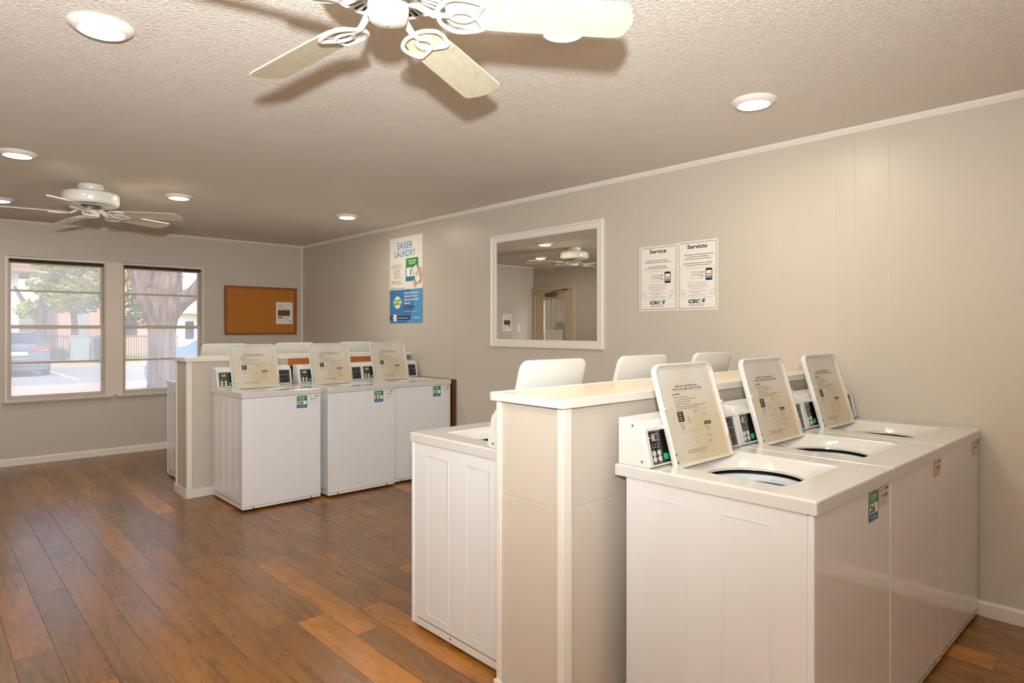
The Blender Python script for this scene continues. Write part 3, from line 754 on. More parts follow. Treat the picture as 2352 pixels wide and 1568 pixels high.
# ------------------------------------------------------------------ partitions
def partition(name, x0, y0, y1, label, far):
    t = empty(name, (x0, (y0+y1)/2, 0)); tag(t, label, 'partition wall', 'low partition walls between the washer rows')
    ox, oy = x0, (y0+y1)/2
    X1 = W-.001
    if not far:
        m = MB().box(0, X1-ox, y0-oy, y1-oy, 0, 1.135); m.build('panel', M_part, t, smooth=0)
    else:
        # the far one is open framing past its panelled first part
        m = MB().box(0, 2.50-ox, y0-oy, y1-oy, 0, 1.130); m.box(2.50-ox, X1-ox, y1-oy-.02, y1-oy, 0, 1.130); m.build('panel', M_part, t, smooth=0)
        MB().box(2.50-ox, 3.70-ox, y0-oy+.004, y0-oy+.04, 1.062, 1.130).build('framing_rail', M_wood_o, t, bevel=.002, smooth=0)
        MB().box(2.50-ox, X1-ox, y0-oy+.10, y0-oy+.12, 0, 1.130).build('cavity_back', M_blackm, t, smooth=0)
        m = MB()
        for xx in (2.9, 3.3, 3.75): m.box(xx-ox, xx-ox+.038, y0-oy+.01, y0-oy+.10, 0, 1.06)
        m.build('stud', M_wood_d, t, smooth=0)
    e = .022
    cp = [(0-e, 0, 0)]
    m = MB().box(-e, X1-ox, y0-oy-e, y1-oy+e, 1.135, 1.160); m.build('cap', M_cream, t, bevel=.006, seg=3, smooth=0)
    m = MB().box(-e-.003, X1-ox, y0-oy-e-.003, y0-oy-e+.008, 1.131, 1.163); m.box(-e-.003, -e+.008, y0-oy-e+.008, y1-oy+e, 1.131, 1.163); m.box(-e-.003, X1-ox, y1-oy+e-.008, y1-oy+e+.003, 1.131, 1.163)
    m.build('cap_edging', M_trim, t, bevel=.003, seg=2, smooth=0)
    for (a, b, c, d) in ((-.012, .036, y0-oy-.012, y0-oy+.0), (-.012, 0, y0-oy, y0-oy+.024), (-.012, 0, y1-oy-.022, y1-oy+.006)): pass
    m = MB().box(-.010, .030, y0-oy-.010, y0-oy, .0, 1.131); m.box(-.010, 0, y0-oy, y0-oy+.022, 0, 1.131); m.build('corner_post', M_trim, t, bevel=.002, smooth=0)
    m = MB().box(-.010, 0, y1-oy-.020, y1-oy+.004, 0, 1.131); m.build('corner_post', M_trim, t, bevel=.002, smooth=0)
    m = MB().box(-.020, -.008, y0-oy-.018, y1-oy+.01, 0, .075); m.box(-.02, .6, y0-oy-.018, y0-oy-.008, 0, .075); m.build('skirting', M_trim, t, bevel=.003, smooth=0)
    return t
partition('partition_wall', 1.622, 1.492, 1.826, 'low beige partition wall with cream cap, nearest the viewer, behind the number 26 washer', False)
partition('partition_wall', 1.645, 5.735, 6.045, 'low beige partition wall of the far bank, skirted, beside the number 20 washer', True)
b = MB().box(W-.014, W-.001, 4.93, 5.62, 0, .915).build('wooden_board', M_wood_d, bevel=.002, smooth=0)
tag(b, 'thin dark brown board edge upright between the number 22 washer and the wall', 'board')

# ------------------------------------------------------------------ mirror
M_mir = NT('mirror_glass'); _g = M_mir.n('ShaderNodeBsdfGlossy', Color=(.92, .92, .90, 1), Roughness=.0); M_mir.l(_g.outputs[0], M_mir.out.inputs[0]); M_mir = M_mir.m
t = empty('wall_mirror', (W, 3.754, 1.742)); tag(t, 'large rectangular mirror in a white moulded frame on the panelled wall', 'mirror')
ya, yb, za, zb = 3.102-3.754, 4.406-3.754, 1.243-1.742, 2.242-1.742
prof = [(0, 0), (-.022, .0), (-.028, .006), (-.028, .018), (-.02, .026), (-.019, .058), (-.012, .068), (-.006, .0685), (0, .0685)]   # depth, inset
loops = []
for (cy, cz, sy, sz) in ((ya, za, 1, 1), (yb, za, -1, 1), (yb, zb, -1, -1), (ya, zb, 1, -1)):
    loops.append([(d, cy+sy*i, cz+sz*i) for d, i in prof])
loops.append(loops[0])
MB().loft(loops, False, False).build('mirror_frame', M_trim, t, smooth=30)
MB().box(-.006, -.004, ya+.066, yb-.066, za+.066, zb-.066).build('mirror_glass', M_mir, t, smooth=0)

# ------------------------------------------------------------------ wall papers (the right wall faces -x: U runs along -y, V up)
def wall_sheet(name, y_left, z0, wd, ht, m, bend=None):
    q = Decal().frame((W-.0022, y_left, z0), (0, -1, 0), (0, 0, 1), .0003)
    q.bend = bend
    return q
def curl(u, v):
    return .012*max(0, (.05-v)/.05)**2*(0 if v > .05 else 1) + .004*math.sin(v*7)*.5 + .002
M_pblue = flat('poster_heading_blue', lin(78, 150, 196), .45)
M_pblue2 = flat('poster_panel_blue', lin(56, 118, 182), .4)
M_pblue3 = flat('poster_panel_light_blue', lin(76, 150, 200), .4)
M_navy = flat('poster_navy', lin(24, 40, 88), .4)
M_teal = flat('poster_teal', lin(22, 128, 150), .4)
M_pgreen = flat('poster_green', lin(92, 170, 48), .4)
M_pgreen2 = flat('poster_deep_green', lin(48, 142, 80), .4)
M_skin = flat('poster_pink', lin(226, 164, 144), .45)
q = wall_sheet('poster', 6.122, 1.466, .626, .926, None)
w_, h_ = .626, .926
q.quad(0, 0, w_, h_, M_paper, 0, 6, 12)
q.quad(0, .0, w_, .362, M_pblue2, 1, 6, 8)
q.poly([(.38, .362), (.46, .27), (.45, .14), (.36, .03), (.33, 0), (w_, 0), (w_, .362)], M_pblue3, 1.5)
q.text('EASIER', .30, .800, .070, M_pblue, 2, bold=.012, width=.29)
q.text('LAUNDRY', .30, .713, .070, M_pblue, 2, bold=.012, width=.40)
for cv, lines in ((.615, (.63, .607, .584, .561, .538, .515, .492)), (.448, (.452, .43)), (.371+.006, (.376,))):
    q.disc(.048, cv, .016, M_pgreen, 2); q.disc(.048, cv, .006, M_paper, 3)
    for i, z in enumerate(lines): q.greek(.08, z-.004, .30 if len(lines) == 1 else random.uniform(.2, .255), .011, M_greyprint, 2)
q.quad(.315, .455, .55, .69, M_pgreen2, 2); q.poly([(.315, .60), (.36, .69), (.315, .69)], M_pgreen, 3); q.quad(.315, .445, .55, .50, M_teal, 3)
q.rrect(.33, .495, .54, .59, .012, M_white_s, 4)
q.text('TAP PHONE', .435, .652, .018, M_white_s, 5, bold=.03, width=.15); q.text('TO START', .435, .625, .018, M_white_s, 5, bold=.03, width=.125)
q.text('1', .41, .51, .065, M_ink, 5, bold=.03)
q.disc(.578, .50, .046, M_skin, 5, ry=.09); q.disc(.49, .42, .03, M_skin, 5, ry=.05)
q.rrect(.468, .415, .568, .615, .012, M_ink, 6, .42); q.rrect(.475, .422, .561, .608, .01, M_paper, 7, .42)
for i in range(5): q.line((.497+i*.003, .53-i*.009), (.537+i*.003, .545-i*.009), .004, M_greyprint, 8)
q.disc(.155, .225, .068, M_paper, 3, 40, wav=.003); q.poly([(.06, .195), (.245, .205), (.25, .26), (.065, .25)], M_pgreen, 4)
q.text('TRY FREE', .155, .215, .026, M_white_s, 5, bold=.04, width=.165)
for i, tx in enumerate(('Create an Account', 'Using the CSC GO', 'App and Get FREE', 'Laundry*')):
    q.text(tx, .285, .315-i*.036, .020, M_white_s, 3, bold=.03, align='l', width=(.27, .25, .265, .13)[i])
q.rrect(.285, .155, .37, .18, .006, M_ink, 3); q.rrect(.385, .155, .48, .18, .006, M_ink, 3); q.greek(.30, .164, .36, .008, M_white_s, 4); q.greek(.40, .164, .47, .008, M_white_s, 4)
q.greek(.29, .125, .55, .005, M_white_s, 3)
q.rrect(-.0, .035, .405, .082, .02, M_navy, 3); q.rrect(.075, .022, .14, .095, .004, M_white_s, 4); q.disc(.05, .058, .009, M_white_s, 4)
q.greek(.16, .053, .365, .012, M_white_s, 4); q.greek(.47, .055, .585, .014, M_white_s, 3)
tag(q.build('poster', smooth=0), 'tall laundry poster with blue heading and blue lower panel on the far wall end', 'poster')

M_teal2 = flat('logo_teal', lin(40, 150, 170), .4)
def service(title, y_left, wd, z0, ht, label, serv):
    q = wall_sheet('service_notice', y_left, z0, wd, ht, None)
    q.quad(0, 0, wd, ht, M_paper, 0); q.box_line(.012, .012, wd-.012, ht-.012, .0035, M_greyprint, 1)
    s_ = ht/.455; cx = wd/2
    q.text(title, cx, .405*s_, .026*s_, M_ink, 2, bold=.028, width=.135*(wd/.31) if not serv else .15)
    rnd = random.Random(5 if serv else 6)
    rows = ((.362, .05, .275), (.348, .07, .24), (.334, .055, .255), (.306, .04, .27), (.293, .06, .25)) if serv else ((.352, .06, .235), (.338, .045, .26), (.309, .08, .225), (.296, .055, .245))
    for z, a, b_ in rows: q.greek(a, z*s_, b_, .0062, M_ink, 2, rnd=rnd)
    q.line((.022, .284*s_), (.05, .284*s_), .001, M_greyprint); q.line((.265, .284*s_), (wd-.022, .284*s_), .001, M_greyprint)
    q.line((.022, .284*s_), (.022, .085*s_), .001, M_greyprint); q.line((wd-.022, .284*s_), (wd-.022, .085*s_), .001, M_greyprint); q.line((.022, .085*s_), (wd-.022, .085*s_), .001, M_greyprint)
    q.greek(.07, .276*s_, .24, .004, M_faint, 2, rnd=rnd)
    q.box_line(.105, .208*s_, .190, .252*s_, .0016, M_greyprint); q.text('101-APP', .147, .224*s_, .012, M_dark, 3, width=.06); q.greek(.11, .243*s_, .185, .0045, M_greyprint, 2, rnd=rnd)
    q.rrect(.213, .192*s_, .262, .270*s_, .006, M_ink, 2); q.quad(.218, .206*s_, .257, .256*s_, M_paper, 3); q.quad(.222, .228*s_, .252, .234*s_, M_redp, 4); q.quad(.222, .207*s_, .256, .221*s_, M_pblue, 4)
    q.line((.185, .246*s_), (.216, .246*s_), .0022, M_redp, 5); q.poly([(.183, .246*s_), (.193, .251*s_), (.193, .241*s_)], M_redp, 5)
    q.line((.183, .222*s_), (.216, .214*s_), .0022, M_redp, 5); q.poly([(.178, .224*s_), (.190, .227*s_), (.187, .217*s_)], M_redp, 5)
    for z, a, b_ in ((.178, .08, .22), (.164, .078, .225), (.152, .08, .23), (.140, .11, .19), (.124, .085, .22), (.112, .11, .18), (.097, .085, .22)): q.greek(a, z*s_, b_, .0044, M_greyprint, 2, rnd=rnd)
    q.box_line(.03, .112*s_, .052, .132*s_, .0012, M_greyprint); q.line((.03, .110*s_), (.062, .102*s_), .002, M_greyprint)
    q.rrect(.256, .098*s_, .276, .138*s_, .006, M_greyprint, 2, -.35); q.rrect(.258, .1*s_, .274, .136*s_, .005, M_paper, 3, -.35)
    q.text('CSC', cx-.022, .048*s_, .022*s_, M_ink, 2, bold=.05, width=.09, shear=.2)
    q.poly([(cx+.03, .062*s_), (cx+.045, .075*s_), (cx+.062, .074*s_), (cx+.052, .048*s_), (cx+.045, .052*s_)], M_teal2, 2); q.poly([(cx+.036, .056*s_), (cx+.05, .06*s_), (cx+.047, .046*s_)], M_ink, 3)
    q.line((cx-.065, .042*s_), (cx+.055, .042*s_), .0012, M_greyprint); q.text('SERVICEWORKS', cx-.004, .026*s_, .011*s_, M_greyprint, 2, width=.115, shear=.2)
    return tag(q.build('service_notice', smooth=0), label, 'notice', 'framed service notices')
service('Service', 2.781, .317, 1.530, .458, 'white notice headed Service, the lower left of the paired sheets', False)
service('Servicio', 2.463, .302, 1.530, .465, 'white notice headed Servicio beside the English one', True)

# ------------------------------------------------------------------ cork board and flyers on the far wall (faces -y: U along +x)
t = empty('bulletin_board', (3.27, D, 1.64)); tag(t, 'brown cork bulletin board on the window wall near the corner', 'bulletin board')
bx0, bx1, bz0, bz1 = 2.806-3.27, 3.738-3.27, 1.331-1.64, 1.950-1.64
m = MB(); fw = .028
m.box(bx0, bx1, -.022, 0, bz0, bz0+fw); m.box(bx0, bx1, -.022, 0, bz1-fw, bz1); m.box(bx0, bx0+fw, -.022, 0, bz0+fw, bz1-fw); m.box(bx1-fw, bx1, -.022, 0, bz0+fw, bz1-fw)
m.build('board_frame', M_frame_b, t, bevel=.003, smooth=0)
MB().box(bx0+fw, bx1-fw, -.012, -.002, bz0+fw, bz1-fw).build('cork_panel', M_cork, t, smooth=0)
M_photo = flat('brown_photo_print', lin(96, 64, 30), .4, var=.75, vscale=26)
def flyer(name, O, wd, ht, label):
    q = Decal().frame(O, (1, 0, 0), (0, 0, 1), .0003)
    q.quad(0, 0, wd, ht, M_paper, 0)
    for i, (tx, ww) in enumerate((('LOVE', .07), ('WHERE', .088), ('YOU LIVE', .135))): q.text(tx, .022*wd/.225, ht*(.86-i*.085), ht*.055, M_greyprint, 2, width=ww*wd/.225, align='l')
    q.quad(wd*.11, ht*.37, wd*.84, ht*.64, M_photo, 1); q.quad(wd*.11, ht*.275, wd*.39, ht*.33, M_ink, 1)
    for z in (.33, .30, .27, .24, .19, .15): q.greek(wd*.45, ht*z, wd*.78, ht*.018, M_faint, 1)
    q.greek(wd*.6, ht*.88, wd*.8, ht*.03, M_greyprint, 1); q.disc(wd*.84, ht*.13, wd*.04, M_ink, 1, 12)
    for z in (.2, .16): q.greek(wd*.12, ht*z, wd*.36, ht*.02, M_faint, 1)
    return tag(q.build(name, smooth=0), label, 'flyer')
flyer('flyer', (3.458, D-.0135, 1.471), .225, .288, 'small white flyer with a brown photo pinned on the cork board')
flyer('flyer', (-.03, D-.003, 1.371), .21, .296, 'white flyer taped on plain wall beside the light switch, seen in the mirror')
t = empty('light_switch', (-.215, D, 1.42)); tag(t, 'small white wall light switch seen in the mirror beside the door', 'light switch')
MB().box(-.035, .035, -.006, 0, -.058, .058).build('switch_plate', M_plastic, t, bevel=.003, smooth=0)
MB().box(-.006, .006, -.016, -.006, -.010, .012).build('toggle', M_plastic, t, bevel=.002, smooth=0)

#OUTSIDE
# ------------------------------------------------------------------ outside
M_conc = flat('pale_concrete', lin(192, 168, 150), .9, var=.06, vscale=1.2, bump=.003, bscale=20)
M_asph = flat('worn_asphalt', lin(150, 146, 146), .9, var=.08, vscale=.6, bump=.004, bscale=30)
M_grass = flat('dry_grass', lin(160, 152, 104), .95, var=.2, vscale=2, bump=.02, bscale=12)
M_paintl = flat('parking_line_white', lin(236, 232, 228), .7)
g = MB().box(-40, 60, D+.15, 22, GZ-.3, GZ).build('pavement', M_conc, smooth=0); struct(g)
g = MB().box(-40, 60, 22, 31.2, GZ-.3, GZ-.004).build('parking_lot', M_asph, smooth=0); struct(g)
g = MB().box(-40, 60, 31.4, 75, GZ-.3, GZ+.08).build('lawn', M_grass, smooth=0); struct(g)
g = MB().box(-40, 60, 31.2, 31.4, GZ-.3, GZ+.1).build('kerb', M_conc, bevel=.02, smooth=0); struct(g)
g = MB().box(-5, XL-.15, -4, 22, GZ-.3, GZ).build('side_path', M_conc, smooth=0); struct(g)
for x in (3.62, 6.3):
    tag(MB().box(x-.06, x+.06, 23.6, 30.4, GZ-.003, GZ+.002).build('parking_line', M_paintl, smooth=0), 'white painted bay line on the asphalt ' + ('beside the dark sedan' if x < 4 else 'right of the window post'), 'parking line')

M_tyre = flat('tyre_rubber', lin(34, 32, 32), .8); M_rim = flat('alloy_wheel', lin(150, 152, 156), .35, metal=.8)
M_cglass = flat('car_glass', lin(52, 56, 76), .06, coat=.5)
M_tail = flat('tail_lamp_red', lin(205, 40, 40), .2, coat=.5); M_tailw = flat('lamp_clear', lin(225, 225, 225), .15)
def car(name, loc, rz, paint, label, suv=False):
    t = empty(name, loc, rz); tag(t, label, 'car')
    # stations along y (rear = 0, front = L): belt half width, belt z, roof half width, roof z
    L = 4.6; gz = .22
    if not suv:
        st = [(0.0, .74, .62, .70, .66), (.06, .86, .95, .66, 1.00), (.45, .90, 1.03, .64, 1.08), (1.15, .91, 1.02, .58, 1.42), (1.9, .91, .98, .60, 1.46), (2.7, .90, .95, .57, 1.40), (3.35, .90, .93, .64, 1.00), (4.1, .88, .86, .66, .88), (4.5, .82, .72, .62, .74), (4.6, .72, .60, .6, .62)]
    else:
        st = [(0.0, .78, .7, .72, .74), (.05, .92, 1.08, .72, 1.30), (.35, .94, 1.12, .68, 1.62), (1.2, .95, 1.12, .68, 1.70), (2.2, .95, 1.10, .68, 1.70), (2.8, .94, 1.08, .64, 1.58), (3.5, .94, 1.06, .76, 1.14), (4.2, .92, 1.0, .76, 1.04), (4.5, .84, .85, .7, .88), (4.6, .74, .66, .6, .68)]
    loops = []
    for y, bw, bz, rw, rz_ in st:
        half = [(bw*.86, gz), (bw*.98, gz+.12), (bw, (gz+bz)/2), (bw*.97, bz), (rw+.04, bz+(rz_-bz)*.85), (rw-.05, rz_-.01)]
        loops.append([(x, y, z) for x, z in half] + [(-x, y, z) for x, z in reversed(half)])
    MB().loft(loops).build('body', paint, t, smooth=40)
    # windows laid on the greenhouse
    def sheet(nm, quads, mt, parent=t):
        m = MB()
        for Q in quads:
            m.add(Q, [(0, 1, 2, 3)])
        o = m.build(nm, mt, parent, smooth=0); sd = o.modifiers.new('thick', 'SOLIDIFY'); sd.thickness = .006; return o
    if not suv:
        sheet('rear_window', [[(-.56, .50, 1.118), (.56, .50, 1.118), (.49, 1.12, 1.428), (-.49, 1.12, 1.428)]], M_cglass)
        sheet('windscreen', [[(-.56, 3.28, 1.06), (.56, 3.28, 1.06), (.5, 2.76, 1.385), (-.5, 2.76, 1.385)]], M_cglass)
        for sg in (-1, 1): sheet('side_window', [[(sg*.895, 1.2, 1.04), (sg*.895, 3.0, .99), (sg*.645, 2.66, 1.355), (sg*.665, 1.3, 1.375)]], M_cglass)
    else:
        sheet('rear_window', [[(-.62, .065, 1.14), (.62, .065, 1.14), (.60, .34, 1.58), (-.60, .34, 1.58)]], M_cglass)
        sheet('windscreen', [[(-.68, 3.45, 1.17), (.68, 3.45, 1.17), (.58, 2.84, 1.57), (-.58, 2.84, 1.57)]], M_cglass)
        for sg in (-1, 1): sheet('side_window', [[(sg*.93, .5, 1.16), (sg*.93, 3.1, 1.12), (sg*.735, 2.75, 1.52), (sg*.765, .5, 1.6)]], M_cglass)
    for sg in (-1, 1):
        a = .84 if not suv else .9
        m = MB()
        if not suv:
            m.prism([(sg*.36, .885), (sg*.52, .92), (sg*.84, .955), (sg*.885, .90), (sg*.86, .845), (sg*.6, .835), (sg*.42, .82)], .0, .1, 'y')
            MB().prism([(sg*.55, .86), (sg*.82, .885), (sg*.82, .868), (sg*.56, .85)], -.008, 0, 'y').build('reverse_lamp', M_tailw, t, smooth=0)
        else: m.box(min(sg*.8, sg*.93), max(sg*.8, sg*.93), -.0, .12, .85, 1.2)
        m.build('tail_lamp', M_tail, t, smooth=0)
        MB().box(min(sg*.5, sg*.82), max(sg*.5, sg*.82), 4.40, 4.56, .62, .74).build('headlamp', M_tailw, t, bevel=.02, smooth=0)
        for wy in (.85, 3.65):
            wv = MB().lathe([(.20, -.11), (.31, -.11), (.33, -.08), (.33, .08), (.31, .11), (.20, .11)], n=28, M=Matrix.Translation((sg*.80, wy, .33)) @ Matrix.Rotation(PI/2, 4, 'Y')).build('wheel', M_tyre, t, smooth=50)
            m = MB().lathe([(.21, .112), (.19, .09), (.06, .10), (.05, .112)], n=28, M=Matrix.Translation((sg*.80, wy, .33)) @ Matrix.Rotation(sg*PI/2, 4, 'Y')); m.build('rim', M_rim, wv, smooth=50)
    MB().box(-.88*(1 if suv else .97), .88*(1 if suv else .97), -.06, .1, .34, .62).build('bumper', paint, t, bevel=.04, seg=3, smooth=50)
    if not suv:
        MB().box(-.26, .26, -.068, -.058, .70, .82).build('number_plate', M_tailw, t, smooth=0)
        MB().box(-.42, .42, -.03, .03, .875, .895).build('chrome_strip', M_rim, t, smooth=0)
        MB().lathe([(.05, 0), (.05, .02), (.035, .02), (.035, 0)], n=20, M=Matrix.Translation((0, -.0, .945)) @ Matrix.Rotation(PI/2, 4, 'X'), c0=False, c1=False).build('boot_badge', M_rim, t)
    return t
M_cgrey = flat('grey_car_paint', lin(104, 110, 122), .25, metal=.3, coat=.8)
M_cblue = flat('pale_blue_car_paint', lin(120, 146, 196), .25, metal=.2, coat=.8)
M_csil = flat('silver_car_paint', lin(150, 156, 164), .25, metal=.5, coat=.8)
car('car', (2.38, 26.2, GZ), math.radians(-3), M_cgrey, 'grey sedan parked tail first outside the left window')
car('car', (8.15, 15.95, GZ), math.radians(47.2), M_cblue, 'pale blue car parked behind the thick tree trunk', True)
car('car', (8.2, 26.2, GZ), math.radians(-100), M_csil, 'silver car parked farther off, seen right of the trunk above the blue car', True)

# trees
def leaf_mat(name, c):
    T = NT(name); nz = T.n('ShaderNodeTexNoise', Vector=T.pos(), Scale=1.3, Detail=2.0)
    col = T.mix(nz.outputs[0], tuple(x*.7 for x in c), tuple(min(1, x*1.35) for x in c))
    d = T.n('ShaderNodeBsdfDiffuse', Color=col); tr = T.n('ShaderNodeBsdfTranslucent', Color=col)
    m = T.n('ShaderNodeMixShader', i0=.4, i1=d.outputs[0], i2=tr.outputs[0]); T.l(m.outputs[0], T.out.inputs[0]); return T.m
M_leaf = leaf_mat('yellow_green_leaves', lin(172, 176, 92)); M_leaf2 = leaf_mat('grey_green_leaves', lin(118, 134, 96))
def bark_mat():
    T = NT('rough_bark'); P = T.n('ShaderNodeBsdfPrincipled', Roughness=.9)
    nz = T.n('ShaderNodeTexNoise', Vector=T.pos((14, 14, 2.2)), Scale=1.0, Detail=5.0, Roughness=.65)
    T.l(T.ramp(nz.outputs[0], [(.35, lin(74, 60, 52)), (.5, lin(106, 90, 80)), (.65, lin(134, 116, 104))]), P.inputs['Base Color'])
    bp = T.n('ShaderNodeBump', Height=nz.outputs[0], Distance=.05, Strength=.9); T.l(bp.outputs[0], P.inputs['Normal'])
    T.l(P.outputs[0], T.out.inputs[0]); return T.m
M_bark = bark_mat()
def leaves(blobs, n, size, rnd):
    m = MB()
    tot = sum(b[3]**2 for b in blobs)
    for bx, by, bz, br in blobs:
        for _ in range(int(n*br*br/tot)):
            while True:
                p = Vector((rnd.uniform(-1, 1), rnd.uniform(-1, 1), rnd.uniform(-1, 1)))
                if .35 < p.length < 1: break
            c = Vector((bx, by, bz)) + Vector((p.x*br, p.y*br, p.z*br*.75))
            a = Vector((rnd.gauss(0, 1), rnd.gauss(0, 1), rnd.gauss(0, 1))).normalized(); b = a.orthogonal().normalized(); s_ = size*rnd.uniform(.6, 1.4)
            m.add([c-a*s_, c+b*s_*.5, c+a*s_, c-b*s_*.5], [(0, 1, 2, 3)])
    return m
def spline(pts, n=6):
    out = []
    for i in range(len(pts)-1):
        p0 = Vector(pts[max(i-1, 0)]); p1 = Vector(pts[i]); p2 = Vector(pts[i+1]); p3 = Vector(pts[min(i+2, len(pts)-1)])
        for q in range(n):
            u = q/n; out.append(.5*((2*p1)+(-p0+p2)*u+(2*p0-5*p1+4*p2-p3)*u*u+(-p0+3*p1-3*p2+p3)*u**3))
    out.append(Vector(pts[-1])); return out
def limb(m, pts, radii, n=14):
    s_ = spline(pts); R = []
    for i in range(len(s_)):
        u = i/(len(s_)-1)*(len(radii)-1); k = min(int(u), len(radii)-2); R.append(radii[k]+(radii[k+1]-radii[k])*(u-k))
    m.tube(s_, R, n)
rnd = random.Random(11)
t = empty('tree', (3.35, 13.25, GZ)); tag(t, 'thick bare forked tree trunk close outside the right window', 'tree')
def rel(pts): return [(x-3.35, y-13.25, z-GZ) for x, y, z in pts]
m = MB(); limb(m, rel([(3.36, 13.25, GZ-.1), (3.35, 13.25, .4), (3.35, 13.25, 1.3), (3.36, 13.24, 1.75), (3.37, 13.23, 2.15)]), [.36, .245, .235, .29, .33])
m.build('trunk', M_bark, t, smooth=60)
for pts, rad in (([(3.30, 13.3, 1.45), (3.2, 13.38, 1.95), (3.08, 13.5, 2.4), (2.9, 13.68, 2.9), (2.6, 13.9, 3.6)], [.17, .24, .21, .19, .16]),
                 ([(3.38, 13.22, 1.5), (3.42, 13.2, 2.1), (3.46, 13.15, 2.7), (3.5, 13.1, 3.3), (3.6, 13.0, 4.2)], [.2, .27, .21, .18, .15]),
                 ([(3.44, 13.16, 1.6), (3.62, 13.0, 1.92), (3.80, 12.84, 2.10), (4.0, 12.66, 2.42), (4.5, 12.3, 3.0)], [.14, .15, .13, .12, .09]),
                 ([(3.0, 13.55, 2.5), (2.8, 13.8, 2.25), (2.7, 13.9, 2.1)], [.05, .02, .006])):
    m = MB(); limb(m, rel(pts), rad); m.build('branch', M_bark, t, smooth=60)
lf = leaves([(2.2-3.35, 14.2-13.25, 4.9, 1.2), (3.8-3.35, 13.2-13.25, 5.6, 1.5), (5.2-3.35, 12.4-13.25, 4.9, 1.2)], 2500, .09, rnd).build('foliage', M_leaf, t, smooth=0); lf['kind'] = 'stuff'
t = empty('tree', (3.95, 34.5, GZ)); tag(t, 'leafy yellow-green tree beyond the fence in the left window', 'tree')
m = MB(); limb(m, [(0, 0, 0), (-.03, 0, 1.6), (.15, -.1, 3.0), (.6, -.4, 4.2)], [.26, .22, .2, .12]); limb(m, [(0, 0, 1.8), (-.5, .2, 2.6), (-.9, .3, 3.4)], [.14, .1, .05]); m.build('trunk', M_bark, t, smooth=60)
blobs = [(.7, -.6, 4.6, 1.2), (1.6, -1.2, 4.9, 1.3), (2.3, -1.7, 4.2, 1.0), (-.35, .2, 2.4, .6), (.7, -.4, 2.8, .75), (1.2, -.9, 3.2, .8), (.25, -.1, 3.5, .8), (1.2, -1.0, 6.0, 1.4), (.1, -.2, 4.8, .8)]
lf = leaves(blobs, 5200, .12, rnd).build('foliage', M_leaf, t, smooth=0); lf['kind'] = 'stuff'
t = empty('tree', (5.9, 40, GZ)); tag(t, 'grey-green tree seen low between the window post and the thick trunk', 'tree')
m = MB(); limb(m, [(0, 0, 0), (.1, 0, 1.5), (.0, 0, 3)], [.2, .16, .1]); m.build('trunk', M_bark, t, smooth=60)
lf = leaves([(3.2, -1, 2.6, 1.2), (2.3, -.5, 3.6, 1.2), (.3, 0, 3.3, 1.3), (3.6, -1.5, 4.6, 1.3)], 2600, .13, rnd).build('foliage', M_leaf2, t, smooth=0); lf['kind'] = 'stuff'
for x, y, s_, lb in ((5.0, 37.9, .36, 'low green shrub left of the pale utility box'), (6.0, 37.3, .3, 'smaller green shrub touching the pale utility box')):
    t = empty('shrub', (x, y, GZ)); tag(t, lb, 'shrub')
    lf = leaves([(0, 0, s_*.9, s_*1.2)], 900, .07, rnd).build('foliage', M_leaf2, t, smooth=0); lf['kind'] = 'stuff'
    m = MB(); limb(m, [(0, 0, 0), (0, .02, s_*.6), (.03, 0, s_)], [.03, .02, .01], 6); m.build('stem', M_bark, t)
# iron fence
M_iron = flat('dark_iron', lin(70, 62, 60), .6)
t = empty('fence', (3.2, 38.6, GZ)); tag(t, 'dark iron picket fence across the lawn beyond the parking bays', 'fence')
fd = Vector((5.0, -4.62, 0)).normalized(); FM = Matrix(((fd.x, -fd.y, 0, 0), (fd.y, fd.x, 0, 0), (0, 0, 1, 0), (0, 0, 0, 1)))
m = MB(); m.box(-2.5, 8, -.02, .02, 1.2, 1.24, FM); m.box(-2.5, 8, -.02, .02, .22, .26, FM); m.build('rail', M_iron, t, smooth=0)
m = MB()
for i in range(88): m.box(-2.5+i*.12, -2.5+i*.12+.02, -.01, .01, .08, 1.3, FM)
pk = m.build('picket', M_iron, t, smooth=0); pk['kind'] = 'stuff'
# utility box and bin
M_util = flat('pale_green_metal', lin(156, 172, 168), .5, var=.03)
t = empty('utility_box', (5.52, 34.41, GZ), math.radians(-43)); tag(t, 'pale green metal utility box standing on the lawn', 'utility box')
MB().box(-.42, .42, -.3, .3, .06, 1.22).build('cabinet', M_util, t, bevel=.015, smooth=0); MB().box(-.45, .45, -.33, .33, 1.22, 1.28).build('top', M_util, t, bevel=.01, smooth=0)
m = MB(); [m.box(-.3, .3, -.308, -.3, .3+k*.09, .33+k*.09) for k in range(8)]; m.build('louvre', M_util, t, smooth=0)
t = empty('waste_bin', (6.15, 33.45, GZ), math.radians(-43)); tag(t, 'dark grey waste bin right of the pale utility box', 'bin')
M_bin = flat('dark_grey_plastic', lin(92, 88, 96), .6)
MB().loft([[(-.3, -.26, .06), (.3, -.26, .06), (.3, .26, .06), (-.3, .26, .06)], [(-.36, -.32, 1.1), (.36, -.32, 1.1), (.36, .32, 1.1), (-.36, .32, 1.1)]]).build('bin_body', M_bin, t, bevel=.02, smooth=0)
MB().prism([(-.35, 1.1), (.36, 1.1), (.3, 1.26), (-.2, 1.2)], -.38, .38, 'x').build('bin_lid', M_bin, t, bevel=.015, smooth=0)
m = MB(); m.prism([(.26, 0), (.34, 0), (.34, .1), (.26, .1)], -.34, .34, 'x'); m.build('bin_wheel', M_tyre, t, smooth=0)
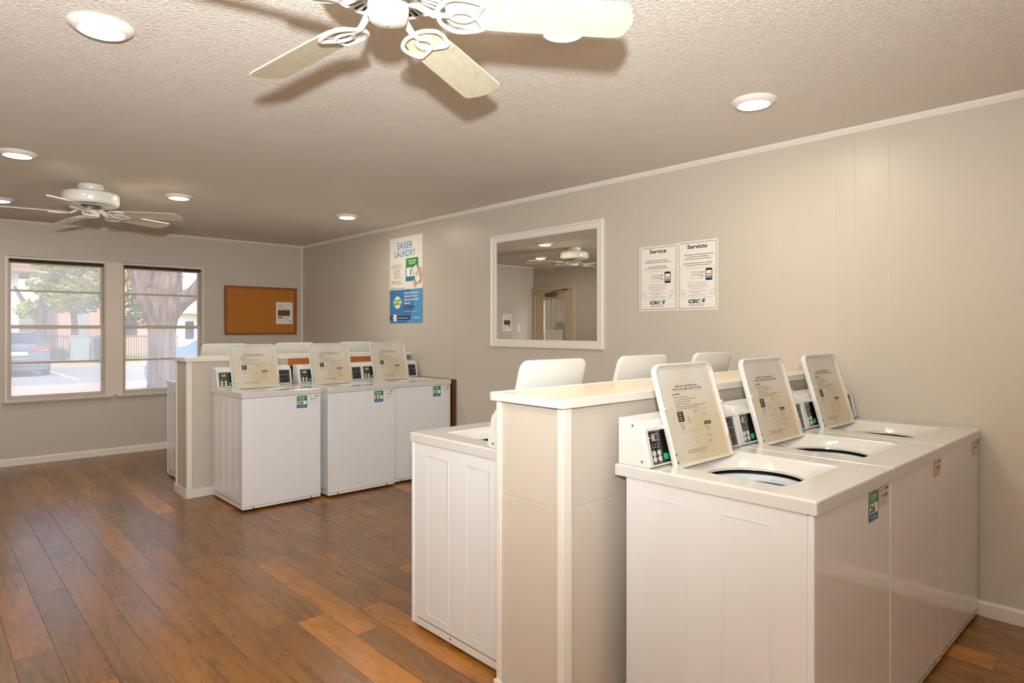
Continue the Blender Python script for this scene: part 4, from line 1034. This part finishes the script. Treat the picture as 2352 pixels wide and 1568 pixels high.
# buildings
def brick_mat():
    T = NT('pink_brick'); P = T.n('ShaderNodeBsdfPrincipled', Roughness=.9)
    tc = T.n('ShaderNodeTexCoord'); b = T.n('ShaderNodeTexBrick', Vector=T.n('ShaderNodeMapping', Vector=tc.outputs['Object'], Rotation=(PI/2, 0, 0), Scale=(1, 1, 1)).outputs[0])
    b.inputs['Scale'].default_value = 4.0; b.inputs['Color1'].default_value = (*lin(196, 150, 130), 1); b.inputs['Color2'].default_value = (*lin(176, 130, 112), 1); b.inputs['Mortar'].default_value = (*lin(210, 196, 184), 1)
    T.l(b.outputs[0], P.inputs['Base Color']); T.l(P.outputs[0], T.out.inputs[0]); return T.m
M_brick = brick_mat(); M_siding = flat('white_siding', lin(226, 228, 232), .7, var=.02); M_roof = flat('grey_shingle', lin(150, 140, 138), .9, var=.12, vscale=9); M_roofb = flat('brown_fascia', lin(150, 118, 98), .8)
M_shade = flat('grey_door_panel', lin(150, 150, 160), .7)
t = empty('building', (6.1, 46, GZ)); tag(t, 'pink brick apartment block seen through the left window', 'building')
MB().box(0, 5.2, 0, 6, 0, 6.2).build('brick_wall', M_brick, t, smooth=0)
MB().box(.76, 1.53, -.06, 0, 0, 3.4).build('grey_door_bay', M_shade, t, smooth=0)
MB().box(3.3, 4.1, -.05, 0, 1.2, 2.4).build('window_unit', M_cglass, t, smooth=0)
MB().prism([(-.6, 6.2), (6.6, 6.2), (3, 8.2)], -.3, 5.6, 'x').build('roof', M_roof, t, smooth=0)
t = empty('building', (4.1, 44.5, GZ)); tag(t, 'white house corner with brown eaves at the left edge of the left window', 'building')
MB().box(-6, 0, 0, 5, 0, 4.7).build('siding_wall', M_siding, t, smooth=0); MB().box(-6.6, 1.0, -1.0, 5.8, 4.7, 5.05).build('eaves', M_roofb, t, smooth=0)
MB().prism([(-1.0, 5.05), (5.8, 5.05), (2.4, 7.4)], -6.6, 1.0, 'x').build('roof', M_roof, t, smooth=0)
t = empty('building', (12.6, 48, GZ)); tag(t, 'white gabled house with grey roof right of the thick trunk', 'building')
MB().box(0, 7, 0, 6, 0, 2.6).build('siding_wall', M_siding, t, smooth=0)
MB().prism([(-.4, 2.6), (6.4, 2.6), (3, 4.6)], -.3, 7.3, 'x').build('roof', M_roof, t, smooth=0)
MB().prism([(.6, 2.62), (3.4, 2.62), (2.0, 3.6)], -1.2, -.1, 'y').build('porch_gable', M_siding, t, smooth=0)
for x in (1.0, 2.6): MB().box(x, x+.55, -.04, 0, .9, 2.1).build('window_unit', M_cglass, t, smooth=0)
# slatted screen outside the side door
M_slat = flat('grey_slats', lin(108, 92, 68), .8, var=.15, vscale=5)
t = empty('slat_screen', (-2.3, 8.2, GZ)); tag(t, 'grey upright slatted screen outside the door glass, seen in the mirror', 'screen')
m = MB()
for i in range(36): m.box(0, .02, -2.6+i*.15, -2.6+i*.15+.135, .05, 2.6)
sl = m.build('slat', M_slat, t, smooth=0)
m = MB(); m.box(-.05, 0, -2.6, 2.8, .5, .6); m.box(-.05, 0, -2.6, 2.8, 2.1, 2.2); m.box(-.06, 0, -2.6, -2.5, 0, 2.4); m.box(-.06, 0, 2.7, 2.8, 0, 2.4); m.build('rail', M_slat, t, smooth=0)
# roof slab keeps daylight off the ceiling edges
slab('roof', XL-.6, W+.6, YB-.6, D+.7, H+.12, H+.3, M_roof)
